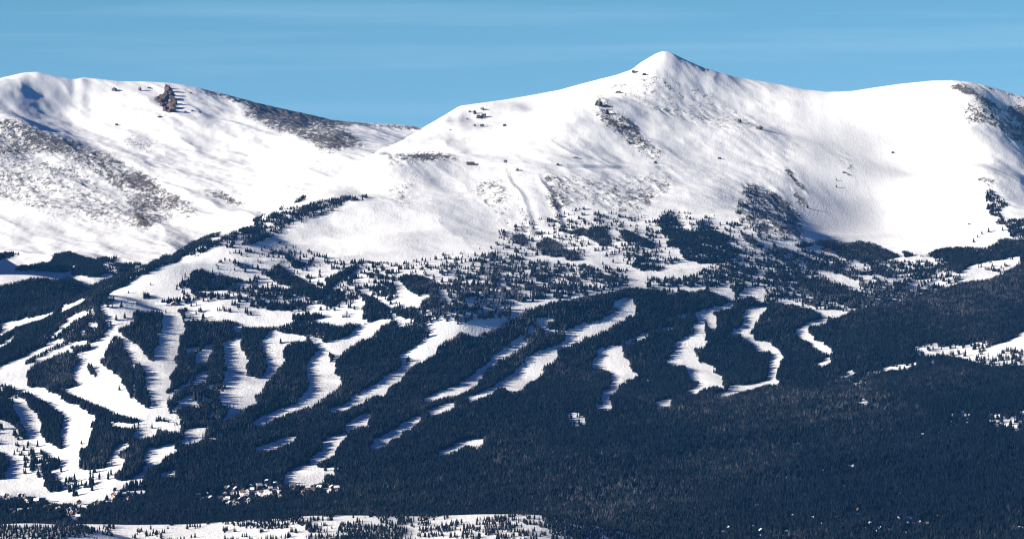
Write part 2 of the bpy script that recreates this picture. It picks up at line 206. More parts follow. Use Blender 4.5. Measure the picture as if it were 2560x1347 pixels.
# each line: frame, tree cover 0..1, outline; the narrow F wedge under the ridge also fills cliff shade with trees
COVER = '''
Z 1 -400,720 0,712 20,705 35,700 70,695 100,692 140,697 165,692 200,702 215,712 240,706 260,695 285,688 300,683 330,674 360,664 390,648 420,628 450,620 475,606 500,594 530,584 555,578 545,598 515,612 500,632 465,640 445,652 430,662 405,662 375,677 350,687 337,700 318,708 300,718 275,733 262,742 255,755 255,775 330,775 360,775 415,770 455,767 500,780 525,784 545,786 585,800 610,812 640,812 700,812 730,798 760,788 800,803 845,808 915,803 940,798 965,795 1000,803 1065,810 1080,835 1115,830 1150,828 1190,838 1280,795 1330,765 1380,752 1430,745 1520,727 1570,717 1600,714 1690,725 1770,722 1830,748 1875,738 1905,752 1960,755 2030,767 2105,785 2150,765 2200,762 2250,752 2320,730 2390,705 2480,693 2545,655 2600,620 2960,600 2960,1400 -400,1400
Z 1 -400,600 -100,575 0,578 30,590 60,622 50,632 0,650 -400,700
Z 0.85 1650,1090 1900,1060 2200,1050 2700,1010 2700,1400 1400,1400 1450,1290 1500,1180
E 0 -200,850 0,800 0,745 60,730 180,700 250,680 330,660 400,640 430,615 440,640 410,660 330,700 240,720 150,750 70,790 20,820 -200,890
E 0 485,590 560,570 640,545 700,520 710,535 650,570 560,610 490,635
E 0 -200,960 0,890 60,860 110,830 160,805 160,820 100,855 40,895 0,915 -200,990
E 0 520,700 540,680 610,650 690,630 700,645 640,670 570,720 530,760 480,790 420,830 385,845 430,800 480,765 540,730
E 0 470,750 520,735 540,745 480,765
E 0 718,620 750,613 748,650 722,652
E 0 640,790 680,790 680,820 650,820
E 0 700,722 765,722 765,745 700,745
E 0 0,1090 90,1045 180,1003 250,955 330,915 430,875 510,845 515,862 430,905 340,955 260,990 200,1025 170,1040 200,1060 260,1035 330,995 440,943 530,910 560,903 575,925 605,950 580,970 555,940 440,980 330,1030 270,1065 235,1100 215,1140 207,1200 215,1245 180,1245 100,1235 60,1205 0,1200 -300,1200 -300,1160 0,1180 0,1165 40,1150 0,1140 -200,1150
E 0 530,885 600,875 690,862 720,870 690,888 600,898 560,910
E 0 820,560 850,520 1000,480 1150,560 1100,605 1050,620 1055,650 1080,690 1040,700 1020,730 960,745 955,790 985,840 1040,860 1090,890 1100,930 1140,965 1060,1000 955,820 925,815 900,830 880,880 850,900 835,930 860,960 840,990 800,1000 778,1020 790,1040 830,1070 880,1110 950,1150 1000,1210 1040,1280 1060,1347 1020,1347 1000,1320 930,1265 850,1225 760,1210 680,1222 620,1210 600,1180 580,1150 620,1100 600,1080 660,1055 600,1040 680,1015 600,1000 640,990 590,985 640,965 700,960 740,910 720,890 800,870 850,855 760,868 770,855 880,835 800,825 880,790 930,780 870,750 850,700 870,660 820,640 800,610
E 0.9 700,1065 730,1070 770,1110 800,1150 830,1185 780,1180 740,1140 710,1100
E 0 1330,620 1400,600 1440,620 1462,680 1482,740 1470,790 1430,830 1442,900 1440,940 1420,1000 1410,1060 1400,1130 1355,1150 1345,1230 1360,1300 1330,1347 1062,1347 1062,1080 1050,1000 1010,940 980,870 955,820 985,840 1040,860 1090,890 1130,950 1190,1010 1217,1042 1240,980 1260,900 1270,830 1290,760 1310,680
E 1 1092,1050 1110,1030 1140,1070 1150,1100 1150,1347 1092,1347
E 1 1165,1240 1200,1235 1235,1330 1240,1360 1160,1360
E 0 1545,1010 1600,960 1640,925 1710,892 1722,905 1690,965 1662,1040 1610,1055 1550,1035
E 0 1480,950 1560,925 1640,905 1640,918 1560,945 1490,975
E 0 1560,1150 1640,1110 1695,1120 1680,1160 1600,1200 1555,1215
E 0 1360,1290 1440,1240 1530,1180 1560,1190 1480,1240 1400,1300 1365,1340
E 0 1800,880 1880,850 1940,858 1932,920 1962,970 1990,1010 1975,1060 1990,1150 2000,1195 2053,1200 2053,1310 1990,1347 1780,1347 1790,1280 1770,1230 1800,1180 1790,1130 1840,1080 1790,1040 1830,1020 1760,990 1800,965 1770,925
E 0.3 1640,1240 1720,1200 1800,1180 1790,1347 1600,1347
E 0 1870,755 1960,745 1950,785 1900,810
F 0 30,880 60,840 100,810 90,800 150,785 210,810 330,825 415,840 405,865 330,865 240,890 215,930 203,980 222,1040 200,1070 160,1120 100,1190 50,1240 20,1285 -10,1290 -10,1190 60,1150 20,1150 90,1110 80,1070 90,1060 70,1050 110,1015 60,1010 90,960 40,930 70,910
F 0.9 185,865 210,865 205,905 180,905
F 0 440,835 500,868 560,888 650,860 740,820 800,780 850,740 900,728 1000,700 1078,695 1060,715 1000,742 960,790 900,830 840,852 800,890 740,930 680,970 652,1005 640,1060 650,1130 692,1190 680,1218 640,1240 580,1280 530,1320 490,1347 330,1347 400,1310 370,1290 440,1270 430,1180 390,1110 420,1060 400,1040 455,990 500,930 490,905 450,885
F 1 595,955 620,955 620,1040 595,1040
F 0.8 622,905 645,905 645,945 622,945
F 0 1105,695 1160,705 1212,735 1150,742
F 0 1375,735 1420,725 1500,745 1600,735 1645,785 1580,830 1525,860 1490,900 1445,950 1400,990 1340,1030 1260,1060 1212,1100 1170,1170 1112,1200 1060,1250 1025,1305 990,1312 955,1295 890,1320 880,1347 760,1347 830,1305 920,1255 1000,1200 1080,1135 1140,1080 1175,1010 1160,985 1240,945 1320,885 1400,835 1430,800
F 1 1195,990 1230,985 1250,1010 1240,1035 1205,1032
F 0 1425,1302 1560,1255 1640,1195 1740,1135 1820,1075 1880,1010 1960,955 2060,895 2060,962 1960,1012 1890,1062 1820,1122 1770,1192 1680,1242 1600,1272 1500,1302
F 0 1655,1335 1760,1295 1880,1255 1885,1280 1740,1335 1690,1350
F 0 1905,1222 1960,1188 2060,1125 2060,1295 2000,1240
Z 0.09 440,690 700,600 820,640 1000,655 1250,610 1250,770 1000,700 900,790 640,775 440,760
F 0.965 70,300 110,290 160,260 190,240 230,290 300,340 380,380 470,420 540,440 550,520 500,540 430,530 350,520 290,500 300,440 200,420 130,390 90,350
F 0.35 0,460 100,450 300,450 480,560 400,600 280,560 100,540 0,550
F 0.965 160,130 200,140 300,190 380,240 410,250 330,290 290,275 240,210
F 0.965 560,370 620,330 720,290 790,250 830,260 800,310 720,350 650,410 580,480 540,460
F 0.965 820,210 900,218 960,235 1095,235 1085,260 960,262 850,238
F 0.965 880,310 960,320 1050,350 1095,380 1060,392 980,365 890,345
F 0.965 770,450 850,480 960,520 1090,600 1090,690 1000,690 900,720 860,690 840,610 900,560 840,510
F 0.965 1150,340 1240,330 1340,340 1400,370 1440,450 1492,500 1482,640 1450,722 1300,722 1180,700 1090,650 1100,600 1300,590 1340,540 1250,480 1180,430
F 0 1280,530 1380,490 1385,505 1290,545
F 0 1285,580 1330,550 1335,570 1290,590
F 0 1290,622 1420,635 1420,648 1290,640
F 0.3 1490,640 1510,420 1640,280 1800,200 1950,150 2060,150 2060,690 1900,690 1600,740 1480,700
F 0.32 560,480 650,440 850,440 830,540 560,620
F 0.28 650,420 800,330 1100,400 1150,600 1000,520 850,440
F 0.9 280,660 540,655 545,685 300,695
F 0.9 690,660 750,662 748,685 690,682
F 0.6 0,10 140,0 120,30 0,60
F 0.4 0,540 200,560 420,610 400,640 200,620 0,620
G 0 -5,1060 100,1008 112,1050 60,1102 -5,1132
G 0 115,950 172,938 172,1012 118,1002
G 0 185,888 300,875 355,868 280,900 250,955 330,968 400,985 440,958 540,928 640,898 760,850 820,815 800,790 765,795 755,750 830,738 900,738 932,810 922,852 865,862 840,892 770,902 720,952 640,982 600,1012 545,1015 500,1042 430,1092 395,1075 300,1120 330,1085 440,1015 405,995 330,980 250,990 230,960
G 0 -5,1350 -5,1300 80,1230 90,1180 180,1128 280,1108 362,1118 330,1172 262,1212 222,1292 180,1350
G 0.12 855,1062 960,1008 1020,978 1022,1000 900,1062 850,1082
G 0.12 1045,975 1205,920 1212,940 1080,985
G 0 670,1098 760,1088 832,1078 852,1120 848,1180 882,1230 932,1290 912,1332 862,1332 842,1290 810,1332 730,1352 760,1300 700,1262 610,1255 600,1215 650,1160 640,1120
G 0 1365,840 1440,828 1500,798 1600,778 1672,768 1650,790 1560,812 1500,832 1475,850 1500,862 1532,900 1522,952 1490,972 1452,905 1450,960 1432,1010 1455,1082 1360,1102 1372,1170 1400,1210 1500,1250 1532,1290 1595,1350 1345,1352 1310,1290 1300,1230 1240,1228 1150,1212 1200,1180 1150,1180 1230,1130 1240,1060 1300,1030 1330,1000 1370,962 1350,930 1420,900 1370,880
G 0 1740,820 1800,798 1920,788 1885,840 1852,890 1812,940 1790,1000 1830,1048 1920,1058 1920,1122 1830,1120 1780,1062 1710,1022 1715,985 1640,1012 1610,1012 1700,960 1740,930 1720,890
G 0 1250,850 1308,848 1310,880 1255,882
G 0.3 1110,690 1180,670 1250,660 1240,690 1150,700
G 0.3 1630,640 1750,640 1740,700 1690,742 1650,700
Z 0.10 1240,575 1400,535 1500,555 1600,540 1700,520 1830,550 1960,620 1850,660 1700,645 1400,640 1250,640
G 0.965 190,310 270,270 340,300 380,350 460,370 512,410 500,440 440,460 380,430 300,430 220,410 190,360
G 0.965 -5,250 90,250 130,310 140,340 60,330 -5,310
G 0.965 -5,400 60,420 110,450 90,460 -5,440
G 0.965 350,200 430,230 520,200 560,210 600,190 680,190 730,240 740,300 760,340 680,350 600,300 520,270 420,260 370,240
G 0.965 790,220 870,220 930,270 1000,270 1050,290 1060,350 980,360 900,350 840,310 800,260
G 0.86 1060,160 1130,110 1200,80 1240,140 1260,200 1320,240 1380,230 1400,150 1430,140 1480,190 1560,240 1640,290 1700,330 1760,370 1850,400 1780,400 1700,400 1680,450 1580,480 1500,480 1400,470 1280,440 1270,380 1150,350 1180,290 1110,220
G 0 1590,290 1640,310 1760,385 1740,385 1640,340
G 0.7 1680,200 1760,260 1860,330 1900,360 1840,360 1740,310
Z 0.10 1835,535 1850,505 1868,478 1892,480 1930,500 1965,530 2000,562 2015,592 1985,602 1940,606 1900,590 1862,570
Z 0.14 1845,500 1868,460 1895,466 1900,490 1860,520
G 0.36 840,340 1060,350 1270,440 1060,540 920,520 830,450
G 0.25 0,460 180,450 400,470 520,480 860,520 860,640 450,720 0,780
G 0.30 1000,580 1350,560 1500,480 1720,420 1920,360 1920,650 1770,660 1640,640 1500,660 1000,640
G 0.14 350,100 500,50 800,100 960,140 800,150 600,200 350,200
H 1 190,165 260,155 420,150 560,160 680,150 760,165 870,205 960,245 990,270 900,292 800,312 700,302 600,292 520,272 490,225 370,232 350,205 190,200
H 1 1010,230 1070,225 1080,270 1200,250 1260,220 1350,200 1450,190 1560,195 1640,190 1740,140 1830,130 2600,130 2600,330 1916,300 1880,280 1700,300 1550,330 1500,360 1450,400 1330,420 1310,300 1200,270 1020,280
H 0.31 0,220 350,215 530,292 900,292 1320,300 1430,420 1430,460 1200,540 1000,600 850,640 700,640 560,690 350,690 330,640 150,600 -20,612 -40,400
H 0 360,390 450,380 560,420 640,460 700,520 720,560 640,520 520,460
H 0.8 200,430 330,410 450,470 560,510 650,560 600,610 520,640 480,590 350,590 260,510
H 0.08 1440,380 1530,360 1650,310 1780,310 1890,270 1880,290 1800,350 1740,400 1680,400 1600,380 1500,400
H 0 0,895 50,950 120,1018 92,1060 82,1130 75,1210 60,1222 0,1222
H 0 185,832 280,790 300,758 410,738 395,705 335,690 340,675 420,665 560,688 545,722 430,712 465,760 380,772 300,792 282,822 330,870 400,920 495,970 472,1002 400,982 320,922 240,872
H 0 355,1085 420,1050 475,1028 475,1060 380,1092
H 0.13 1080,970 1160,915 1240,905 1300,925 1460,935 1600,905 1645,915 1600,950 1500,980 1600,980 1740,920 1860,868 2500,700 2500,1000 1920,1075 1800,1072 1650,1082 1540,1052 1450,1022 1300,1002 1140,1002
H 0 1560,985 1740,922 1860,870 1990,830 1990,960 1900,980 1800,960 1700,990 1600,1010
H 0 1865,850 1990,810 1990,845 1920,862
H 0.2 530,1150 640,1120 650,1140 540,1170
H 0.2 730,1130 920,1090 1020,1080 1130,1060 1120,1080 930,1110 740,1145
H 0.1 1210,1045 1260,1040 1255,1065 1215,1065
H 0.2 180,1155 230,1155 222,1180 185,1180
H 0.6 630,1200 740,1220 720,1275 640,1230
I 0 -300,-40 0,-10 210,-10 220,60 232,100 180,112 80,85 0,62 -300,60
I 0 100,95 230,92 360,98 480,148 550,200 640,260 720,288 778,335 782,370 752,420 738,480 732,560 690,585 667,760 560,775 500,745 490,600 510,590 490,480 510,400 525,312 420,240 380,205 240,130
I 0 60,180 110,178 180,188 240,242 310,312 347,390 345,450 362,520 420,570 500,600 505,700 420,660 330,580 280,530 210,500 220,455 190,400 150,340 105,250
I 0 -300,330 0,360 60,380 120,400 160,430 120,470 200,522 270,530 330,590 350,660 440,690 500,720 520,770 560,780 660,772 760,768 870,748 885,700 912,662 970,648 1032,700 1012,760 962,805 945,835 960,852 1000,862 1080,850 1150,800 1185,760 1240,722 1180,700 1200,640 1250,590 1330,570 1470,568 1452,602 1372,642 1332,702 1262,722 1202,782 1182,852 1112,892 1032,912 992,942 902,952 882,1012 802,1032 702,1062 600,1042 500,1052 400,1042 380,1012 200,982 0,975 -300,1000
I 0.95 -300,640 0,600 40,620 62,700 40,850 0,855 -300,860
I 1 205,175 290,180 380,210 460,260 525,312 508,400 490,480 508,590 440,580 380,550 350,500 345,420 350,330 320,280 250,222
I 1 440,122 520,142 620,192 720,242 740,262 850,272 1000,312 1165,368 1080,378 960,358 850,348 760,308 650,258 520,190
I 1 640,100 700,85 780,100 860,132 950,192 1012,242 1000,268 900,220 760,160 650,132
I 1 782,340 850,370 960,402 1002,432 962,502 902,560 850,640 802,700 820,748 735,748 738,580 752,430
I 1 675,560 715,600 715,750 668,762
I 0.95 -200,170 60,175 105,215 110,262 150,342 200,420 212,500 140,440 60,380 0,360 -200,340
I 0.7 -200,40 0,62 100,105 200,130 220,160 110,172 0,150 -200,150
I 0.75 350,680 400,690 470,700 510,740 480,770 430,770 440,830 520,900 540,930 460,960 410,960 380,900 340,830 350,760
I 0.7 260,780 320,800 350,820 300,850
I 1 980,480 1050,472 1080,522 1200,492 1310,472 1500,442 1532,432 1522,512 1462,562 1340,580 1250,592 1192,660 1192,722 1120,762 1092,792 1112,822 1042,852 972,852 948,822 1012,762 1032,702 1002,662 970,642
I 0 900,635 1000,560 1080,535 1090,545 1010,600 960,640
I 0 1100,192 1140,202 1180,252 1240,272 1300,332 1370,382 1440,402 1530,402 1500,432 1420,442 1310,422 1310,462 1250,492 1100,502 1090,472 1150,442 1160,402 1060,422 980,412 860,382 880,374 1000,390 1100,390 1170,378 1168,360 1000,305 800,222 660,162 560,122 440,105 640,92 700,62 640,0 860,0 960,90 1040,170
I 0.8 1270,335 1330,345 1370,385 1300,370
I 0 1395,0 1412,80 1362,160 1372,240 1392,300 1480,320 1512,372 1430,382 1360,352 1290,322 1240,282 1240,190 1225,80 1250,0
I 0 1400,282 1480,230 1540,160 1562,132 1600,180 1640,230 1640,260 1560,222 1500,242 1440,272 1400,292
I 0.2 1700,332 1760,272 1792,272 1792,362 1760,362
I 0 1530,440 1620,430 1790,402 1900,345 2000,280 2118,200 2118,0 1880,0 1850,60 1872,120 1820,180 1850,240 1960,230 1880,300 1850,345 1780,400 1700,450 1680,500 1600,540 1510,550 1450,572 1530,512
I 0.35 1660,495 1880,470 1900,490 1760,512
I 0.5 1920,430 2040,390 2040,405 1930,440
I 0 2040,385 2118,350 2118,372
i 0 1320,818 1440,778 1452,795 1330,832
I 0.5 1030,880 1130,880 1260,910 1290,980 1180,960 1050,940
I 0 1060,958 1170,940 1180,960 1080,980
J 0 -10,355 100,310 230,268 340,228 400,150 360,140 440,108 420,60 460,-5 690,-5 722,50 690,72 620,122 550,172 450,232 370,262 260,302 150,342 60,392 -10,402
J 0 610,270 700,248 790,198 770,180 820,148 900,108 1000,58 1070,-5 1210,-5 1192,30 1132,60 1062,110 1052,160 1000,162 988,122 920,150 912,190 850,222 760,262 630,302
j 0 725,410 780,368 850,338 955,302 920,350 935,380 860,392 790,412 740,432
J 0 540,562 600,518 700,488 742,458 752,480 712,520 702,560 672,602 662,640 600,672 530,692 490,702 492,742 560,762 640,750 695,718 660,762 640,790 655,815 572,790 552,882 300,892 180,872 260,830 200,830 300,780 380,740 470,700 440,702 360,712 460,688 440,670 500,640 580,600
j 0 930,595 990,528 1100,468 1200,408 1290,358 1340,330 1352,350 1280,402 1200,462 1112,512 1102,552 1010,577
j 0 1415,285 1500,258 1600,228 1662,212 1662,236 1560,272 1430,307
j 0 1370,198 1480,148 1600,108 1700,48 1780,-5 1875,-5 1820,62 1720,112 1620,142 1490,162 1380,207
j 0 1725,195 1850,148 1940,108 1980,78 1992,102 1920,142 1800,182
J 0 1965,72 2040,28 2120,-5 2120,152 2080,82
J 0.4 1580,355 1660,335 1760,275 1725,325 1620,372
j 0 1490,635 1620,588 1720,536 1840,536 1905,542 1830,564 1740,562 1640,602 1520,652
j 0 -10,605 100,568 200,528 350,495 280,532 180,582 80,592 0,618
K 0 -5,-5 170,-5 100,102 -5,132
K 0 815,-5 962,-5 942,40 882,62 892,112 822,142 812,262 700,268 678,200 720,150 800,90
K 0.9 700,150 735,150 735,222 705,222
K 0.15 455,310 530,288 602,328 607,388 540,402 458,402
K 0 1470,-5 1742,-5 1752,50 1752,102 1692,72 1600,82 1530,132 1425,134 1500,88 1590,48 1560,28
K 0 1780,70 1900,68 2000,58 2120,25 2120,55 2000,92 1890,112 1800,152 1720,162 1655,157 1775,122
k 0 1185,222 1300,193 1322,215 1200,242
K 0.4 690,970 800,900 960,840 1040,820 1030,860 900,940 820,1000
L 0 -5,-5 90,-5 85,40 60,52 -5,30
L 0.3 640,50 760,30 810,60 800,110 760,70
L 0.12 720,195 800,185 812,232 735,222
L 0.12 850,208 900,228 892,290 870,260
L 0.4 640,340 800,310 790,342 660,372
L 0.15 1575,258 1640,300 1705,342 1660,352 1600,312
L 0.15 1800,342 1860,300 1950,320 2118,370 2118,422 2050,452 1950,402 1860,432 1810,372
L 0.5 500,640 800,660 820,760 640,740
L 0.5 400,120 460,110 450,150 410,170
B 0.95 0,1285 150,1228 200,1248 330,1188 450,1138 540,1108 640,1068 662,1082 560,1128 460,1172 380,1212 300,1235 180,1285 60,1325 -10,1350
B 0.85 -5,1180 80,1168 140,1138 200,1138 240,1148 330,1138 325,1162 240,1168 200,1184 100,1204 40,1204 -5,1245
B 0.5 150,1110 250,1098 330,1088 420,1098 560,1078 600,1058 640,1070 540,1102 440,1122 300,1112 200,1122
B 0.85 690,1018 752,1018 762,1052 700,1052
B 0.6 280,1058 360,1018 372,1032 300,1068
B 0.6 790,1015 835,1010 835,1035 790,1040
E 0.95 110,290 180,262 260,252 340,238 400,232 420,180 480,165 560,148 640,188 700,198 760,212 820,228 855,280 842,340 760,362 680,352 600,352 580,312 500,322 390,322 240,307 130,317
E 0.2 530,258 592,262 590,290 535,292
E 0.1 690,305 720,300 722,330 695,332
E 0.9 770,142 830,128 922,150 902,172 820,166
E 0.8 780,198 955,195 930,215 880,245 800,238
E 0.6 1055,175 1100,130 1180,98 1300,98 1380,88 1450,130 1370,142 1280,142 1180,162 1100,182
E 0.4 850,260 1080,240 1180,228 1050,300 920,345 850,332
E 0.55 1650,60 1780,40 1890,30 2060,20 2060,62 1950,112 1830,132 1720,112 1660,82
E 0.6 1800,160 2060,138 2060,162 1830,182
E 0.965 1430,430 1440,400 1500,370 1550,312 1600,288 1680,308 1760,328 1860,348 1940,368 1955,390 1860,422 1760,472 1640,472 1560,467 1480,450
E 0.1 1660,370 1760,338 1772,380 1690,402
E 0.65 1750,500 1830,478 1852,540 1780,532
E 0.2 1440,490 1750,490 2060,420 2060,700 1800,560
E 0.9 1150,488 1222,500 1212,532 1150,522
E 0.8 1250,570 1310,542 1422,542 1422,570 1330,576
E 0.9 1740,598 1872,638 1872,662 1740,622
E 0.9 850,535 905,520 930,535 905,550 870,590 850,590
D 0.7 1450,868 1500,868 1570,918 1622,990 1560,1000 1560,1040 1640,1068 1900,1080 1900,1105 1700,1120 1680,1180 1600,1120 1520,1060 1470,990 1460,920
D 0.25 1360,790 1450,800 1560,830 1500,860 1400,830
H 0.7 1700,0 1950,0 1950,40 1850,32 1850,60 2000,70 2000,132 1830,132 1800,72
Z 0.72 470,632 560,590 650,557 730,521 800,501 860,490 908,490 870,503 790,527 740,546 680,566 600,592 540,616 480,645
Z 0.40 560,600 700,560 800,525 780,545 690,585 640,610 560,625
Z 0.8 1880,1255 2100,1240 2400,1232 2650,1250 2650,1390 1800,1390
I 0.12 -100,380 0,380 120,440 200,530 330,600 350,680 330,800 200,850 150,720 130,640 60,590 -100,560
I 0.08 480,780 640,785 860,770 960,680 1000,720 940,790 860,900 640,1000 520,960
H 0.03 1140,990 1300,950 1460,962 1570,945 1620,1000 1450,1016 1300,1002
E 0.10 1480,700 1700,690 1960,720 1800,640 1600,600 1480,590
A 0.22 100,1185 300,1060 480,1120 560,1200 420,1240
'''
# bare rock and wind-scoured turf showing through the snow, same format; C strips right of the summit crest and right-end D zones also paint shade
ROCK = '''
A 0.3 -300,650 600,780 1000,1150 1300,1290 400,1200 100,1080 -300,1000
A 0.42 -300,440 0,440 100,430 200,470 300,520 420,560 560,590 620,640 760,680 900,740 1000,800 1150,880 1220,960 1300,1000 1450,1080 1500,1150 1430,1200 1300,1180 1200,1220 1140,1250 1060,1240 1000,1160 900,1000 780,900 600,780 450,720 250,700 150,740 -300,650
A 0.56 150,500 350,560 560,600 600,680 450,690 250,640
A 0.58 950,860 1100,880 1220,960 1150,990 1000,960
A 0.6 1000,1100 1140,1230 1080,1270 1020,1200
A 0.3 870,580 1000,560 1180,600 1170,680 1050,700 900,640
A 0.55 1480,970 1650,990 1800,1050 1880,1110 1750,1090 1600,1030
A 0.6 1270,1020 1350,1030 1400,1100 1300,1080
Z 0.95 490,218 640,254 700,267 860,301 940,306 1060,318 1060,328 940,314 860,315 700,285 640,270 500,228
Z 0.52 600,275 640,267 700,284 760,300 820,312 870,325 905,350 920,365 880,372 820,385 800,378 760,350 720,335 680,325 640,305 610,290
Z 0.66 810,340 860,335 900,355 870,370 830,372
B 0.8 940,720 1000,710 1100,715 1250,705 1350,695 1450,705 1535,740 1480,742 1400,730 1300,748 1200,748 1100,738 1000,740
B 0.25 900,740 1500,740 1480,780 1300,780 1000,820
B 0.25 960,960 1200,900 1150,1000 1180,1050 1120,1160 1040,1040
B 0.4 730,640 1060,620 1040,650 800,670
B 0.28 1640,890 1850,880 1900,1000 1916,1260 1780,1180 1650,1040
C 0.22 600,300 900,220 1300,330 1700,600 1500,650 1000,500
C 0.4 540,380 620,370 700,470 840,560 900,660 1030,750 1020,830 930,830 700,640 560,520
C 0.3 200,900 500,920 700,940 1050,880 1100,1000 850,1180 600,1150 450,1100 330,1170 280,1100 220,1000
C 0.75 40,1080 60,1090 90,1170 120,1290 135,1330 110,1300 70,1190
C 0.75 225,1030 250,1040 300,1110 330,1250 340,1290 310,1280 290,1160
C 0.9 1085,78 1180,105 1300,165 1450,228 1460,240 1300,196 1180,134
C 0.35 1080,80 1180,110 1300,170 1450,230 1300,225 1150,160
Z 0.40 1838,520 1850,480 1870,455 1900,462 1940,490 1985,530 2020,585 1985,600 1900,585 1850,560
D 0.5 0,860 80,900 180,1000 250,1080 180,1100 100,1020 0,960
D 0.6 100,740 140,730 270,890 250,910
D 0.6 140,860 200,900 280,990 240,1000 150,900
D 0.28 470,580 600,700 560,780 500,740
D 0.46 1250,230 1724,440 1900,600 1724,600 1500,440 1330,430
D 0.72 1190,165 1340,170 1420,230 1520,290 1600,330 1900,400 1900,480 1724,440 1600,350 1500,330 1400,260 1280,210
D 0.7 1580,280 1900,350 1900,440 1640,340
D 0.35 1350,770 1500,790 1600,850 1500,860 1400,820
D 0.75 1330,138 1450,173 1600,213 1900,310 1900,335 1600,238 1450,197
I 0.16 -300,985 0,985 60,1000 200,990 380,1040 500,1055 600,1045 702,1064 802,1034 882,1012 902,960 990,945 1050,945 1180,960 1290,985 1230,1030 1000,1050 900,1080 760,1110 680,1180 560,1190 460,1160 330,1110 220,1090 200,1140 90,1150 60,1090 0,1060 -300,1060
J 0.16 -10,880 300,892 552,885 660,880 720,930 700,950 560,960 480,970 400,985 330,1000 100,1010 -10,1010
I 0.16 1610,985 1680,960 1830,890 1960,880 2118,880 2118,1010 1900,1060 1680,1040
'''
# cover of the near bank
NEAR = '''
Z 0.92 -400,1300 0,1312 64,1320 110,1316 160,1314 215,1320 248,1330 165,1352 -400,1420
Z 0.10 62,1300 215,1300 300,1308 300,1316 215,1314 110,1312 62,1320
Z 0.04 230,1300 560,1300 560,1350 165,1352 250,1333
Z 0.62 545,1290 640,1284 760,1282 765,1312 700,1322 620,1320 560,1312
Z 0.40 755,1278 860,1278 870,1350 770,1350
Z 0.08 560,1322 640,1326 770,1326 770,1352 560,1352
Z 0.85 850,1310 900,1308 960,1316 1020,1324 1000,1352 840,1352
Z 0.12 860,1280 930,1282 940,1312 900,1308 862,1306
Z 0.45 930,1284 1020,1290 1130,1290 1030,1330 960,1314
Z 0.30 1020,1325 1130,1308 1300,1284 1380,1284 1380,1350 1000,1352
Z 0.75 1150,1316 1280,1318 1300,1330 1160,1327
Z 0.85 1340,1278 1440,1284 1600,1340 1640,1360 1380,1360 1370,1320
'''
MX0, MY0, MW, MH = -400.0, 100.0, 1680, 660   # cover map: 2 survey units per cell

def fill(m, pts, val):
    """scanline polygon fill into map m (cells of 2 units)"""
    p = (np.asarray(pts) - (MX0, MY0)) / 2
    y0 = max(0, int(p[:, 1].min())); y1 = min(MH - 1, int(p[:, 1].max()) + 1)
    a = p; b = np.roll(p, -1, 0)
    for r in range(y0, y1 + 1):
        yc = r + .5
        c = ((a[:, 1] <= yc) & (b[:, 1] > yc)) | ((b[:, 1] <= yc) & (a[:, 1] > yc))
        xs = np.sort(a[c, 0] + (yc - a[c, 1]) / (b[c, 1] - a[c, 1]) * (b[c, 0] - a[c, 0]))
        for i in range(0, len(xs) - 1, 2):
            l = int(round(max(0, xs[i]))); h = int(round(min(MW, xs[i + 1])))
            if h > l: m[r, l:h] = val

def plots(text):
    for line in text.strip().splitlines():
        f, v, *pts = line.split()
        ox, oy, s = FRAMES[f]
        p = np.array([[float(c) for c in q.split(',')] for q in pts]) / s + (ox, oy)
        for dy in ((-3, 0, 3) if f.islower() else (0,)): yield float(v), p + (0, dy)     # lower-case frames: narrow glades, opened up a little

def cover_map(text):
    m = np.zeros((MH, MW), np.float32)
    for v, pts in plots(text): fill(m, pts, v)
    return m
# ------------------------------------------------------------------ blender scene
import bpy
from mathutils import Vector, Matrix
rng = np.random.default_rng(7); random.seed(7)
scene = bpy.context.scene
COL = scene.collection
Z = build_terrain()

def lookup(m, px, py, blur=False):
    i = ((np.asarray(py) - MY0) / 2); j = ((np.asarray(px) - MX0) / 2)
    ok = (i >= 0) & (i < MH - 1) & (j >= 0) & (j < MW - 1)
    i = np.clip(i, 0, MH - 2); j = np.clip(j, 0, MW - 2)
    if not blur: return np.where(ok, m[i.astype(int), j.astype(int)], 0)
    a = i.astype(int); b = j.astype(int); fi = i - a; fj = j - b
    return ((m[a, b] * (1 - fj) + m[a, b + 1] * fj) * (1 - fi) + (m[a + 1, b] * (1 - fj) + m[a + 1, b + 1] * fj) * fi) * ok

def soften(m, n):
    k = np.hanning(2 * n + 3)[1:-1]; k /= k.sum()
    m = np.apply_along_axis(lambda v: np.convolve(np.pad(v, n, mode='edge'), k, 'valid'), 0, m)
    return np.apply_along_axis(lambda v: np.convolve(np.pad(v, n, mode='edge'), k, 'valid'), 1, m).astype(np.float32)

def ground(x, y):
    """height of the terrain under world points (bilinear in the polar grid)"""
    x = np.asarray(x, float); y = np.asarray(y, float)
    u = x / y * FPX + CX
    j = np.clip((u - U[0]) / (U[1] - U[0]), 0, NU - 1.001); b = j.astype(int); fj = j - b
    a = np.clip(np.searchsorted(ROWS, y) - 1, 0, NR - 2); fi = np.clip((y - ROWS[a]) / (ROWS[a + 1] - ROWS[a]), 0, 1)
    return (Z[a, b] * (1 - fj) + Z[a, b + 1] * fj) * (1 - fi) + (Z[a + 1, b] * (1 - fj) + Z[a + 1, b + 1] * fj) * fi

